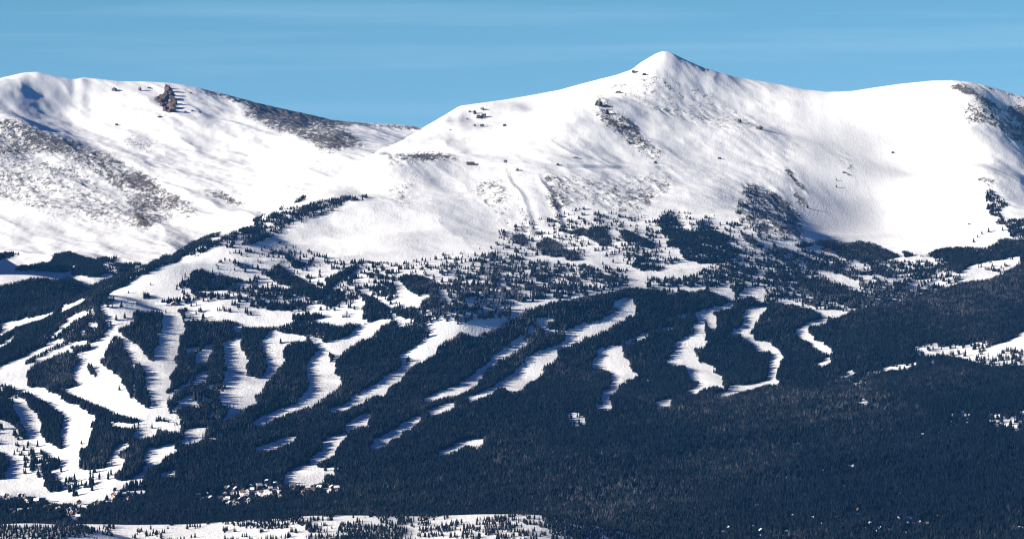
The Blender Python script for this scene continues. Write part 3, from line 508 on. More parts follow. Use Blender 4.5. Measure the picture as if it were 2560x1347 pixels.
_PY = proj(GX, GD, Z)[1]
_VIS = np.minimum.accumulate(np.vstack([np.full((1, NU), 9e9), _PY[:-1]]), 0)   # skyline of everything nearer
def spot(px, py, dmin=0):
    """world point of the ground seen at a survey point (first hit beyond dmin)"""
    b = int(np.clip(round((px - U[0]) / (U[1] - U[0])), 0, NU - 1))
    col = _PY[:, b]
    ok = np.nonzero((col <= py) & (ROWS >= dmin))[0]
    r = ok[0] if len(ok) else NR - 1
    if r > 0 and col[r - 1] > py:
        t = (col[r - 1] - py) / (col[r - 1] - col[r]); D = ROWS[r - 1] + t * (ROWS[r] - ROWS[r - 1])
    else: D = ROWS[r]
    x = (px - CX) / FPX * D
    # px -> azimuth is not exactly linear for tilted camera; close enough at this focal length
    return float(x), float(D), float(ground(x, D))

def bench(a, b, up=2.2, wid=13):
    """a groomed track cut across the slope"""
    global Z, _PY
    c = np.nonzero((U >= a[0]) & (U <= b[0]))[0]; t = (U[c] - a[0]) / (b[0] - a[0]); D = []
    for jj, tt in zip(c, t):
        ok = np.nonzero((_PY[:, jj] <= a[1] + (b[1] - a[1]) * tt) & (ROWS > 7600))[0]; D.append(ROWS[ok[0]] if len(ok) else np.nan)
    D = np.array(D); D = np.interp(np.arange(len(D)), np.nonzero(~np.isnan(D))[0], D[~np.isnan(D)])
    D = np.convolve(np.pad(D, 20, mode='edge'), np.hanning(43)[1:-1] / np.hanning(43).sum(), 'valid')
    d = ROWS[:, None] - D[None]; k = np.minimum(1, np.minimum(6 * t, 6 * (1 - t)))[None]
    Z[:, c] += k * up * (np.exp(-(d / wid) ** 2) - .8 * np.exp(-((d + 1.5 * wid) / wid) ** 2))
    _PY = proj(GX, GD, Z)[1]
bench((1150, 409), (1730, 421), 4.2); bench((1020, 384), (1240, 380), 3.4)
for lx0, ly0, lx1, ly1 in ((1266, 412, 1330, 596), (1352, 430, 1408, 600)):      # banked edges of the two upper pistes
    ax, ay, _ = spot(lx0, ly0, 7600); bx, by, _ = spot(lx1, ly1, 7600)
    t = np.clip((GD - by) / (ay - by), 0, 1); e = np.minimum(1, np.minimum((GD - by) / 60, (ay - GD) / 60)).clip(0, 1)
    dx = GX - (bx + (ax - bx) * t) - 10 * np.sin(t * 5)
    Z += e * (1.5 * np.exp(-(dx / 8) ** 2) - 1.0 * np.exp(-((dx - 14) / 10) ** 2))
_PY = proj(GX, GD, Z)[1]
# ------------------------------------------------------------------ materials
def mat(name):
    m = bpy.data.materials.new(name); m.use_nodes = True
    nt = m.node_tree; b = nt.nodes['Principled BSDF']
    return m, nt, b
def node(nt, typ, **kw):
    n = nt.nodes.new(typ)
    for k, v in kw.items():
        if k.startswith('in_'): n.inputs[k[3:].replace('_', ' ')].default_value = v
        else: setattr(n, k, v)
    return n
def ramp(nt, fac, stops):
    r = nt.nodes.new('ShaderNodeValToRGB'); el = r.color_ramp.elements
    while len(el) > 1: el.remove(el[-1])
    for i, (p, c) in enumerate(stops):
        e = el[0] if i == 0 else el.new(p)
        e.position = p; e.color = (*c, 1) if len(c) == 3 else c
    nt.links.new(fac, r.inputs[0]); return r
def math_(nt, op, a, b=None, c=None, clamp=False):
    n = nt.nodes.new('ShaderNodeMath'); n.operation = op; n.use_clamp = clamp
    for i, v in enumerate((a, b, c)):
        if v is None: continue
        if isinstance(v, (int, float)): n.inputs[i].default_value = v
        else: nt.links.new(v, n.inputs[i])
    return n.outputs[0]

def snow_material():
    m, nt, b = mat('snow_rock_shade'); L = nt.links.new
    geo = node(nt, 'ShaderNodeNewGeometry')
    att = node(nt, 'ShaderNodeAttribute', attribute_name='rock')
    mp = node(nt, 'ShaderNodeMapping'); mp.inputs['Scale'].default_value = (1 / 17, 1 / 46, 1 / 17); mp.inputs['Rotation'].default_value = (0, 0, math.radians(-28))
    L(geo.outputs['Position'], mp.inputs['Vector'])
    n1 = node(nt, 'ShaderNodeTexNoise', in_Scale=1.0, in_Detail=6.0, in_Roughness=.68); L(mp.outputs[0], n1.inputs['Vector'])
    mp2 = node(nt, 'ShaderNodeMapping'); mp2.inputs['Scale'].default_value = (1 / 5, 1 / 9, 1 / 5); L(geo.outputs['Position'], mp2.inputs['Vector'])
    n2 = node(nt, 'ShaderNodeTexNoise', in_Scale=1.0, in_Detail=4.0, in_Roughness=.6); L(mp2.outputs[0], n2.inputs['Vector'])
    nn = math_(nt, 'ADD', math_(nt, 'MULTIPLY', n1.outputs[0], .6), math_(nt, 'MULTIPLY', n2.outputs[0], .4))
    # rock, and the crest shade painted as rock, where noise < lerp(.32, .72, rock)
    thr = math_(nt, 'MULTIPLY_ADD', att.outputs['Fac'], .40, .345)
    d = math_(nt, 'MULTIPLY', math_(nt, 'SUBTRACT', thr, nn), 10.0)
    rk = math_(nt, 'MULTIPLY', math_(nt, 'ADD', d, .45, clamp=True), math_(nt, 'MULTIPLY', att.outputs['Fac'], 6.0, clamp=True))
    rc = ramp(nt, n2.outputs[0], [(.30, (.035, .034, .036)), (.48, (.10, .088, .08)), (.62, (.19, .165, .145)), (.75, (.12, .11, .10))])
    mp3 = node(nt, 'ShaderNodeMapping'); mp3.inputs['Scale'].default_value = (1 / 9, 1 / 130, 1 / 40); mp3.inputs['Rotation'].default_value = (0, 0, math.radians(14)); L(geo.outputs['Position'], mp3.inputs['Vector'])
    n3 = node(nt, 'ShaderNodeTexNoise', in_Scale=1.0, in_Detail=5.0, in_Roughness=.62); L(mp3.outputs[0], n3.inputs['Vector'])
    sc = ramp(nt, n3.outputs[0], [(.30, (.78, .78, .78)), (.45, (.87, .867, .86)), (.7, (.915, .91, .90))])
    mx = node(nt, 'ShaderNodeMix', data_type='RGBA'); L(rk, mx.inputs['Factor']); L(sc.outputs[0], mx.inputs['A']); L(rc.outputs[0], mx.inputs['B'])
    L(mx.outputs['Result'], b.inputs['Base Color'])
    b.inputs['Roughness'].default_value = .75; b.inputs['Specular IOR Level'].default_value = .25
    bp = node(nt, 'ShaderNodeBump', in_Strength=.35, in_Distance=3.0)
    L(math_(nt, 'ADD', n2.outputs[0], math_(nt, 'MULTIPLY', rk, .5)), bp.inputs['Height']); L(bp.outputs[0], b.inputs['Normal'])
    return m

def foliage_material(name, stops):
    m, nt, b = mat(name); L = nt.links.new
    att = node(nt, 'ShaderNodeAttribute', attribute_name='tint')
    geo = node(nt, 'ShaderNodeNewGeometry')
    n = node(nt, 'ShaderNodeTexNoise', in_Scale=.9, in_Detail=3.0); L(geo.outputs['Position'], n.inputs['Vector'])
    f = math_(nt, 'ADD', att.outputs['Fac'], math_(nt, 'MULTIPLY', math_(nt, 'SUBTRACT', n.outputs[0], .5), .5))
    r = ramp(nt, f, stops)
    L(r.outputs[0], b.inputs['Base Color']); b.inputs['Roughness'].default_value = .85; b.inputs['Specular IOR Level'].default_value = .1
    return m

M_SNOW = snow_material()
M_TREE = foliage_material('conifer_needles', [(0, (.001, .005, .012)), (.45, (.004, .010, .017)), (.70, (.012, .016, .023)), (.88, (.024, .026, .033)), (1, (.058, .062, .078))])

# ------------------------------------------------------------------ mesh helpers
def mesh_from(name, verts, faces_flat, nper, material, smooth=False):
    me = bpy.data.meshes.new(name)
    nv = len(verts); nf = len(faces_flat) // nper
    me.vertices.add(nv); me.vertices.foreach_set('co', np.ascontiguousarray(verts, np.float32).ravel())
    me.loops.add(nf * nper); me.loops.foreach_set('vertex_index', np.ascontiguousarray(faces_flat, np.int32))
    me.polygons.add(nf); me.polygons.foreach_set('loop_start', np.arange(0, nf * nper, nper, dtype=np.int32))
    try: me.polygons.foreach_set('loop_total', np.full(nf, nper, np.int32))
    except Exception: pass
    if smooth: me.polygons.foreach_set('use_smooth', np.ones(nf, bool))
    me.materials.append(material); me.update(calc_edges=True)
    return me
def add(name, me, parent=None, **props):
    o = bpy.data.objects.new(name, me); COL.objects.link(o)
    if parent is not None: o.parent = parent
    for k, v in props.items(): o[k] = v
    return o

# ------------------------------------------------------------------ terrain sheet
cover = cover_map(COVER); cover_soft = soften(cover, 2)
rock_shade_m = soften(cover_map(ROCK), 8)
# near ground: coarse rows from under the camera out to the surveyed terrain
nearD = np.array([-3000., -400., 30., 200., 600., 1200., 1900., 2600., 3200., 3700., 4050., 4220.])
nu2 = NU
nx = (U[None] - CX) / FPX * np.maximum(nearD, 0)[:, None] + np.where(nearD[:, None] < 700, (U[None] - CX) * 1.2 * (1 - np.clip(nearD[:, None], 0, 700) / 700), 0)
t = np.clip((nearD - 30) / (D0 - 30), 0, 1)[:, None]
nz = (CAMZ - 14) * (1 - t) ** 2 + (Z[0][None] - 0) * (1 - (1 - t) ** 2) - 150 * np.sin(math.pi * t) ** 2
VX = np.vstack([nx, GX]); VY = np.vstack([np.repeat(nearD[:, None], NU, 1), GD]); VZ = np.vstack([nz, Z])
# far ground: falls to a plain that reaches the horizon
farD = np.array([13600., 15500., 20000.]); fz = np.array([-150., -400., -700.])
VX = np.vstack([VX, (U[None] - CX) / FPX * farD[:, None] * np.array([1, 1.3, 2])[:, None]]); VY = np.vstack([VY, np.repeat(farD[:, None], NU, 1)])
VZ = np.vstack([VZ, np.minimum(Z[-1][None], 600) * .0 + np.interp(farD, farD, fz)[:, None] * .3 + CAMZ * 0 + 60])
R = len(VX)
idx = np.arange(R * NU).reshape(R, NU)
q = np.stack([idx[:-1, :-1], idx[:-1, 1:], idx[1:, 1:], idx[1:, :-1]], -1).reshape(-1)
PXg, PYg = proj(GX, GD, Z)
visible = PYg < np.minimum.accumulate(np.vstack([np.full((1, NU), 9e9), PYg[:-1]]), 0) + 6
rock_shade_v = np.clip(lookup(rock_shade_m, PXg, PYg, True) * (.62 + .8 * fbm(GX / 110, GD / 150, 401, 3)), 0, 1)
Z += rock_shade_v * (1 - np.abs(2 * fbm((GX * .8 + GD * .3) / 24, (GD * .8 - GX * .3) / 60, 405, 3) - 1) - .65) * 9
VZ[len(nearD):len(nearD) + NR] = Z
rock_shade_all = np.zeros((R, NU), np.float32); rock_shade_all[len(nearD):len(nearD) + NR] = rock_shade_v
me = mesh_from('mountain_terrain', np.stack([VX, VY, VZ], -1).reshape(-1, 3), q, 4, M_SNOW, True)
at_ = me.attributes.new('rock', 'FLOAT', 'POINT'); at_.data.foreach_set('value', rock_shade_all.ravel())  # bare rock, plus shade painted in beside the summit and right-end crests
terrain = add('terrain', me, kind='structure', label='snow-covered mountain with treeless white summits above dark forested slopes')

# ------------------------------------------------------------------ forest
def conifer_template(seed, tiers=3, sides=6):
    r = np.random.default_rng(seed); V = []; F = []
    for t in range(tiers):
        f0 = t / tiers
        z0 = .06 + .94 * f0 * .92; z1 = 1.0 if t == tiers - 1 else min(1, .10 + .94 * (f0 + 1.45 / tiers))
        rad = .155 * (1 - f0) ** .85 + .018
        base = len(V); V.append((r.normal(0, .012), r.normal(0, .012), z1)); a0 = r.uniform(0, 6.3)
        for k in range(sides):
            a = a0 + 2 * math.pi * (k + r.uniform(-.25, .25)) / sides
            rr = rad * r.uniform(.72, 1.2); V.append((math.cos(a) * rr, math.sin(a) * rr, z0 + r.uniform(-.035, .035)))
        for k in range(sides): F.append((base, base + 1 + k, base + 1 + (k + 1) % sides))
    return np.array(V), np.array(F)

def scatter(step, seed):
    r = np.random.default_rng(seed)
    xs = np.arange(-1640, 1760, step); ys = np.arange(5150, 8750, step)
    gx, gy = np.meshgrid(xs, ys); gx = gx + r.uniform(-.5, .5, gx.shape) * step; gy = gy + r.uniform(-.5, .5, gy.shape) * step
    return gx.ravel(), gy.ravel()

noise_q = np.sort(fbm(np.random.default_rng(1).uniform(0, 900, 40000), np.random.default_rng(2).uniform(0, 900, 40000), 5, 4, .72))
def clump(x, y):
    return np.searchsorted(noise_q, fbm(x / 19, y / 26, 5, 4, .72)) / len(noise_q)

FX, FY = scatter(3.5, 3)
FZ = ground(FX, FY)
px, py = proj(FX, FY, FZ)
keep = (px > -650) & (px < 3200)
FX, FY, FZ, px, py = (a[keep] for a in (FX, FY, FZ, px, py))
size = np.clip(fbm(FX / 60, FY / 60, 77, 3) * 6 + rng.normal(0, 2.1, len(FX)) + 7.2, 4, 16.5)
size *= 1 + .28 * sstep(6700, 5500, FY)
size *= 1 - .30 * sstep(760, 560, py)              # stunted trees near the timberline
hpx = size * FPX / FY
jx = (fbm(FX / 22, FY / 30, 201, 3) - .5) * 19; jy = (fbm(FX / 22 + 50, FY / 30, 202, 3) - .5) * 11   # ragged stand edges
look = lambda k: lookup(cover, np.clip(px + jx, MX0 + 4, MX0 + 2 * MW - 6), py + jy - k * hpx)
c0, c1, c2 = look(.04), look(.45), look(.90)
short = (c2 < .93) & (c0 > .93) & (c1 > .93)         # a full-grown tree would stick out of the stand: a young one stands there
size = np.where(short, size * .52, size)
frac = np.minimum(np.maximum(c0, c1), .93); frac = np.where((c0 > .93) & (c1 > .93), np.minimum(c0, c1), np.minimum(frac, np.where(np.minimum(c0, c1) <= 0, 0, np.minimum(c0, c1))))
cl = np.where(frac < .55, clump(FX * 1.9 + 3000, FY * 1.75), clump(FX, FY))
dens = .95 - .30 * sstep(.62, .8, fbm(FX / 45, FY / 70, 91, 3))
okk = (cl < frac) & (rng.uniform(0, 1, len(FX)) < np.where(frac > .89, dens, .85))
# the hidden ground behind crests carries no trees
FX, FY, FZ, size, px, py = (a[okk] for a in (FX, FY, FZ, size, px, py))
print('forest trees', len(FX))
T = [conifer_template(100 + k, 2 + k % 2, 5 + (k % 3 == 0)) for k in range(10)]
def forest_mesh(name, x, y, z, h, material, seed):
    r = np.random.default_rng(seed); n = len(x); kind = r.integers(0, len(T), n); ang = r.uniform(0, 6.283, n); fat = r.uniform(1.05, 1.75, n)
    tint = np.clip(.36 + 1.0 * (fbm(x / 150, y / 260, 55, 3) - .47) + .8 * (fbm(x / 500, y / 700, 57, 2) - .5) + 1.1 * (fbm(x / 13, y / 17, 56, 2) - .5) + r.normal(0, .08, n), 0, 1)
    VV = []; FF = []; TT = []; off = 0
    for k, (V, F) in enumerate(T):
        s = np.nonzero(kind == k)[0]
        if not len(s): continue
        c, sn = np.cos(ang[s])[:, None], np.sin(ang[s])[:, None]; hh = h[s][:, None]; w = hh * fat[s][:, None]
        vx = (V[:, 0] * c - V[:, 1] * sn) * w + x[s][:, None]; vy = (V[:, 0] * sn + V[:, 1] * c) * w + y[s][:, None]; vz = V[:, 2] * hh + z[s][:, None] - .5
        VV.append(np.stack([vx, vy, vz], -1).reshape(-1, 3)); TT.append(np.repeat(tint[s], len(V)))
        FF.append((F.reshape(1, -1) + off + np.arange(len(s))[:, None] * len(V)).ravel()); off += len(s) * len(V)
    me = mesh_from(name, np.concatenate(VV), np.concatenate(FF), 3, material)
    a = me.attributes.new('tint', 'FLOAT', 'POINT'); a.data.foreach_set('value', np.concatenate(TT).astype(np.float32))
    return me
# ------------------------------------------------------------------ things
def simple_mat(name, col, rough=.8, spec=.2, var=.25, scale=.35):
    m, nt, b = mat(name)
    geo = node(nt, 'ShaderNodeNewGeometry'); n = node(nt, 'ShaderNodeTexNoise', in_Scale=scale, in_Detail=5.0); nt.links.new(geo.outputs['Position'], n.inputs['Vector'])
    r = ramp(nt, n.outputs[0], [(.3, tuple(c * (1 - var) for c in col)), (.7, tuple(min(1, c * (1 + var)) for c in col))])
    nt.links.new(r.outputs[0], b.inputs['Base Color']); b.inputs['Roughness'].default_value = rough; b.inputs['Specular IOR Level'].default_value = spec
    return m
M_BARK = simple_mat('grey_bark', (.09, .075, .065)); M_TWIG = simple_mat('bare_twigs', (.10, .088, .08))
M_ROOF = simple_mat('snow_on_roof', (.86, .87, .89), var=.04)
M_GLASS = simple_mat('dark_window_glass', (.03, .04, .055), .15, .5)
M_STEEL = simple_mat('galvanised_steel', (.16, .16, .17), .5, .5)
WALLS = {'red': simple_mat('red_siding', (.34, .085, .055)), 'orange': simple_mat('orange_timber', (.46, .20, .10)), 'cream': simple_mat('cream_render', (.62, .52, .40)),
         'brown': simple_mat('brown_timber', (.13, .085, .06)), 'grey': simple_mat('grey_siding', (.25, .25, .26)), 'pink': simple_mat('pinkish_render', (.52, .30, .25))}

M_MAROON = simple_mat('maroon_metal_roof', (.026, .014, .024), .6)
M_BAREROOF = simple_mat('dark_roofing', (.10, .075, .065), .8)
class MB:
    """collects faces for one mesh"""
    def __init__(s): s.v = []; s.f = []
    def box(s, c, d, rot=0, taper=1.0):
        n = len(s.v); cr, sr = math.cos(rot), math.sin(rot)
        for z in (-1, 1):
            k = taper if z > 0 else 1
            for x, y in ((-1, -1), (1, -1), (1, 1), (-1, 1)):
                X, Y = x * d[0] / 2 * k, y * d[1] / 2 * k; s.v.append((c[0] + X * cr - Y * sr, c[1] + X * sr + Y * cr, c[2] + z * d[2] / 2))
        s.f += [tuple(n + i for i in q) for q in ((0, 3, 2, 1), (4, 5, 6, 7), (0, 1, 5, 4), (1, 2, 6, 5), (2, 3, 7, 6), (3, 0, 4, 7))]
    def tube(s, a, b, r0, r1, k=5):
        a, b = Vector(a), Vector(b); d = (b - a).normalized(); u = d.orthogonal().normalized(); w_ = d.cross(u); n = len(s.v)
        for p, r in ((a, r0), (b, r1)):
            for i in range(k):
                t = 2 * math.pi * i / k; s.v.append(tuple(p + u * math.cos(t) * r + w_ * math.sin(t) * r))
        s.f += [(n + i, n + (i + 1) % k, n + k + (i + 1) % k, n + k + i) for i in range(k)] + [tuple(n + k + i for i in range(k)), tuple(n + k - 1 - i for i in range(k))]
    def mesh(s, name, m):
        me = bpy.data.meshes.new(name); me.from_pydata(s.v, [], s.f); me.materials.append(m); me.update(); return me
def root(name, label, cat, loc, rot=0, group=None):
    o = bpy.data.objects.new(name, None); COL.objects.link(o); o.location = loc; o.rotation_euler = (0, 0, rot); o['label'] = label; o['category'] = cat
    if group: o['group'] = group
    return o

# ---- single trees
def conifer_meshes(seed):
    r = random.Random(seed); c = MB(); tr = MB()
    tr.tube((0, 0, -.06), (0, 0, .5), .022, .012); tr.tube((0, 0, .5), (0, 0, .97), .012, .003)
    for t in range(8):
        f = t / 8; z = .10 + .84 * f; rad = .175 * (1 - f) ** .8 + .015; k = 9; a0 = r.uniform(0, 6)
        for i in range(k):
            if r.random() < .1: continue
            a = a0 + 2 * math.pi * i / k + r.uniform(-.2, .2); rr = rad * r.uniform(.65, 1.25); n = len(c.v); w_ = .42 * rad + .012
            tip = (math.cos(a) * rr, math.sin(a) * rr, z - .04 + r.uniform(-.03, .02)); ax, ay = -math.sin(a) * w_, math.cos(a) * w_
            mx, my = math.cos(a) * rr * .55, math.sin(a) * rr * .55
            c.v += [(0, 0, z + .10 * (1 - f) + .03), (mx + ax, my + ay, z + .0), tip, (mx - ax, my - ay, z + .0), (mx, my, z - .035)]
            c.f += [(n, n + 1, n + 2), (n, n + 2, n + 3), (n + 4, n + 2, n + 1), (n + 4, n + 3, n + 2), (n, n + 4, n + 1), (n, n + 3, n + 4)]
    n = len(c.v); c.v += [(0, 0, 1.0)] + [(math.cos(i * 1.2566) * .022, math.sin(i * 1.2566) * .022, .86) for i in range(5)]; c.f += [(n, n + 1 + i, n + 1 + (i + 1) % 5) for i in range(5)]
    me = c.mesh('crown', M_TREE); a = me.attributes.new('tint', 'FLOAT', 'POINT'); a.data.foreach_set('value', np.full(len(c.v), .25 + .35 * r.random(), np.float32))
    return me, tr.mesh('trunk', M_BARK)
def bare_meshes(seed):
    r = random.Random(seed); c = MB(); tr = MB()
    tr.tube((0, 0, -.05), (.01, 0, .55), .018, .010); tr.tube((.01, 0, .55), (0, .01, .96), .010, .003)
    for i in range(26):
        z = .28 + .62 * i / 26 + r.uniform(-.02, .02); a = r.uniform(0, 6.28); l = (.20 - .13 * (z - .28) / .65) * r.uniform(.7, 1.3); up = l * r.uniform(.8, 1.5)
        e = (math.cos(a) * l, math.sin(a) * l, z + up); c.tube((0, 0, z), e, .0055, .0025, 3)
        for j in range(5):
            t = r.uniform(.3, 1); p = (e[0] * t, e[1] * t, z + up * t); b = a + r.uniform(-1.2, 1.2); l2 = l * r.uniform(.3, .6)
            c.tube(p, (p[0] + math.cos(b) * l2, p[1] + math.sin(b) * l2, p[2] + l2 * r.uniform(.5, 1.5)), .0034, .0015, 3)
    return c.mesh('crown', M_TWIG), tr.mesh('trunk', M_BARK)
CON = [conifer_meshes(k) for k in range(6)]; BARE = [bare_meshes(k) for k in range(5)]
def tree(kind, x, y, z, h, label, group=None, r=random):
    name, bank = (('conifer', CON) if kind == 'c' else ('bare_tree', BARE))
    o = root(name, label, 'tree', (x, y, z), r.uniform(0, 6.28), group); w_ = h * r.uniform(.9, 1.25)
    o.scale = (w_, w_, h); c, t = r.choice(bank)
    add('crown', c, o); add('trunk', t, o)
    return o

# near bank: every tree that shows is its own object
near_cover = cover_map(NEAR)
rn = random.Random(21); cand = []
for gy in np.arange(4320, 4830, 5.6):
    for gx in np.arange(-790, 260, 5.6):
        x = gx + rn.uniform(-2.8, 2.8); y = gy + rn.uniform(-2.8, 2.8); z = float(ground(x, y)); u, v = proj(x, y, z)
        if not (-40 < u < 2600 and v < 1375): continue
        p = float(lookup(near_cover, u, min(v, 1346))); q = float(np.searchsorted(noise_q, fbm(np.array([x / 16]), np.array([y / 22]), 8, 3, .6))[0]) / len(noise_q)
        if q < p: cand.append((x, y, z, u, v, p))
rn.shuffle(cand)
# the 262 that stand most clear of the others are made singly: front rows and open spots first
cand.sort(key=lambda t: (t[5] > .5) * 1.0 + rn.random() * .8 + .2 * (t[1] > 4600))
def near_label(kind, u, v, h):
    k = 'dark conifer' if kind == 'c' else 'leafless grey tree'
    if u < 62: return k + ' at the far left end of the near wooded hump', 'trees on the near left hump'
    if u < 260 and v > 1316: return k + ' on the dark hump below the thin snow strip', 'trees on the near left hump'
    if u < 260: return k + ' along the thin snow strip above the dark hump', 'trees along the near snow strip'
    if u < 545: return k + ' standing alone in the open near snow meadow', 'lone trees in the near meadow'
    if u < 660: return k + ' in the thicket where the near meadow ends', 'trees at the end of the meadow'
    if u < 765: return k + ' on the bank below the middle village', 'trees on the bank below the village'
    if u < 855: return k + ' in the open grey grove on the near bank', 'trees of the near grey grove'
    if u < 1010: return k + ' in the dark stand right of the grey grove', 'trees of the near dark stand'
    if u < 1180: return k + ' among snow patches along the near bank', 'trees among the near snow patches'
    if u < 1340: return k + ' on the snowy knoll near the bank end', 'trees on the near snowy knoll'
    return k + ' where the near snowy bank drops into forest', 'trees at the end of the near bank'
made = 0; rest = []
for x, y, z, u, v, p in sorted(cand[:262], key=lambda t: -t[1]):
    bare = rn.random() < (.75 if 755 < u < 870 else .55 if 545 < u < 770 else .2 if u > 900 else .04)
    h = rn.uniform(5, 9.5) if p > .3 else rn.uniform(3, 6)
    if bare: h *= .9
    lb, gp = near_label('b' if bare else 'c', u, v, h)
    tree('b' if bare else 'c', x, y, z, h, lb, gp, rn); made += 1
rest = cand[262:]
print('near trees', made, 'of', len(cand))
# single trees that stand apart on the runs and at the timberline: survey point of the base, height in survey units
LONE = '''
E 865,604 18|tall dark conifer, first of the row crossing the top of the left run
E 900,612 13|small dark conifer between two taller ones at the run junction
E 972,604 20|tall dark conifer standing free below the flat-roofed lift building
E 930,708 16|dark conifer in mid run on the narrow neck of snow
E 1000,694 17|dark conifer right of its twin on the narrow neck of snow
E 886,748 15|dark conifer lowest of those on the narrow neck of snow
E 1035,420 10|small conifer on the lower edge of the ridge-top forest
E 1030,492 9|small conifer alone in snow under the ridge-top forest
E 1205,425 9|small conifer alone in the middle of the wide upper snowfield
E 1185,528 15|bushy dark conifer on the wide upper run, casting a short shadow
E 1575,588 8|small conifer below the treed knoll on the upper run
E 955,1268 15|dark conifer alone on the curving white run at left
I 670,562 13|conifer heading a thin line of trees on the lower left run
I 1255,432 14|dark conifer alone where several white runs meet
I 1110,455 16|dark conifer at the left of the junction of runs
F 1222,1034 16|dark conifer island in the long diagonal run
F 50,188 9|small conifer under the ridge with a lone snow margin
F 465,276 10|small conifer right of the dark wedge-shaped hollow
F 1650,252 15|tall conifer at the edge of the white plateau
G 680,484 11|conifer alone on the pale glade under the timberline
G 757,468 12|conifer right of its fellow on the pale glade
G 685,575 12|conifer in the lower part of the pale glade
G 780,580 12|leaning conifer in the lower pale glade near scattered trees
G 432,630 11|small conifer on the snow shelf above the diagonal runs
D 1485,1160 14|largest conifer at the right rim of the white bowl
D 1440,1172 11|second conifer down the right rim of the white bowl
D 1410,1196 10|third conifer down the right rim of the white bowl
D 1385,1228 13|lowest conifer of the line down the white bowl rim
D 1580,1150 13|conifer between the bowl rim and the dark forest band
D 460,858 9|lower of two dwarf conifers high in the white bowl
D 460,812 7|upper of two dwarf conifers high in the white bowl
D 265,1000 11|conifer at the foot of the striped shady slope
D 216,1178 10|conifer where the striped slope meets the bowl floor
Z 467,1322 17|dark bushy conifer at the top edge of the near meadow
'''
for line in LONE.strip().splitlines():
    a, lb = line.split('|'); f, p, h = a.split(); p = [float(c) for c in p.split(',')]; ox, oy, s = FRAMES[f]
    u, v = p[0] / s + ox, p[1] / s + oy; x, y, z = spot(u, v)
    o = tree('c', x, y, z, float(h) * y / FPX, lb, None, rn); o.scale.x *= 1.5; o.scale.y *= 1.5

# ---- rock outcrops
M_ROCK = simple_mat('weathered_rock', (.105, .085, .07), .9, .2, .55, .12)
def rock_mesh(seed):
    """angular outcrop: a few sharp blocks grown together"""
    import bmesh
    r = np.random.default_rng(seed); bm = bmesh.new()
    for b in range(5):
        c = np.array([r.uniform(-.55, .55), r.uniform(-.4, .4), r.uniform(-.2, .25)]) * (b > 0); s_ = np.array([r.uniform(.35, .6), r.uniform(.35, .6), r.uniform(.45, 1.0)]) * (1 if b else 1.15)
        vs = []
        for q in range(16):
            p = r.normal(size=3); p /= np.linalg.norm(p); vs.append(bm.verts.new(tuple(c + p * s_ * r.uniform(.8, 1.05))))
        g = bmesh.ops.convex_hull(bm, input=vs); bmesh.ops.delete(bm, geom=[e for e in g['geom_interior'] if isinstance(e, bmesh.types.BMVert)], context='VERTS')
    me = bpy.data.meshes.new('rock_outcrop'); bm.to_mesh(me); bm.free(); me.materials.append(M_ROCK); return me
RM = [rock_mesh(k) for k in range(7)]
ROCKS = '''
A 852,218 44 30|dark rock left of the big crag, just under the skyline
A 1045,215 24 34|upright dark rock between two others under the left skyline
A 1112,208 34 12|low flat rock beside the big crag at the skyline
A 1385,384 20 11|first small rock in the row trailing from the big crag
A 1440,380 22 12|second small rock in the row trailing from the big crag
A 1500,392 18 11|last small rock in the row trailing from the big crag
A 1190,425 34 16|brown rock scrap below the big crag
A 875,482 22 20|small rock alone in the bright bowl of the left summit
A 1432,245 14 14|tiny rock right of the big crag
B 1640,390 30 30|left block of the rock cluster on the bright shoulder
B 1668,420 36 44|largest dark block of the rock cluster on the bright shoulder
B 1705,415 28 30|right block of the rock cluster on the bright shoulder
B 1690,365 26 20|top block of the rock cluster on the bright shoulder
B 1605,385 20 18|pale outlying block left of the shoulder rock cluster
B 1635,488 22 18|lower left block under the shoulder rock cluster
B 1688,487 24 26|lower right block under the shoulder rock cluster
B 1578,440 14 12|tiny rock far left of the shoulder rock cluster
B 1455,522 14 10|tiny rock at the left edge of the bright shoulder
B 1860,488 22 18|lone rock right of the shoulder rock cluster
C 836,216 42 16|flat dark rock just left of the main summit
C 885,232 26 20|second rock below the main summit on the spur
C 588,430 48 40|large dark rock halfway down the summit spur
C 718,350 34 22|rock high on the shaded side of the summit spur
C 640,485 40 30|rock under the large one on the summit spur
C 690,572 36 24|rock left of centre in the scree below the spur
C 758,580 26 20|rock right of centre in the scree below the spur
C 850,668 34 18|flat rock low in the scree below the spur
C 792,690 26 18|rock at the foot of the scree below the spur
C 962,824 26 18|rock just above the thin track line under the summit
C 1660,590 36 30|dark rock in the hollow right of the main summit
C 1527,545 26 24|grey rock left of the dark one in the hollow
C 428,790 30 16|low rock on the smooth slope above the track
C 308,838 20 16|tiny rock on the left part of the track
C 1400,796 20 16|small rock far out on the right-hand slope
C 34,874 28 18|low rock beside the head of the chairlift line
D 512,756 20 14|left rock of the pair high in the white bowl
D 545,772 20 14|right rock of the pair high in the white bowl
D 842,622 20 16|single speck of rock in the middle of the white bowl
D 1352,1102 18 16|rock speck low in the right of the white bowl
'''
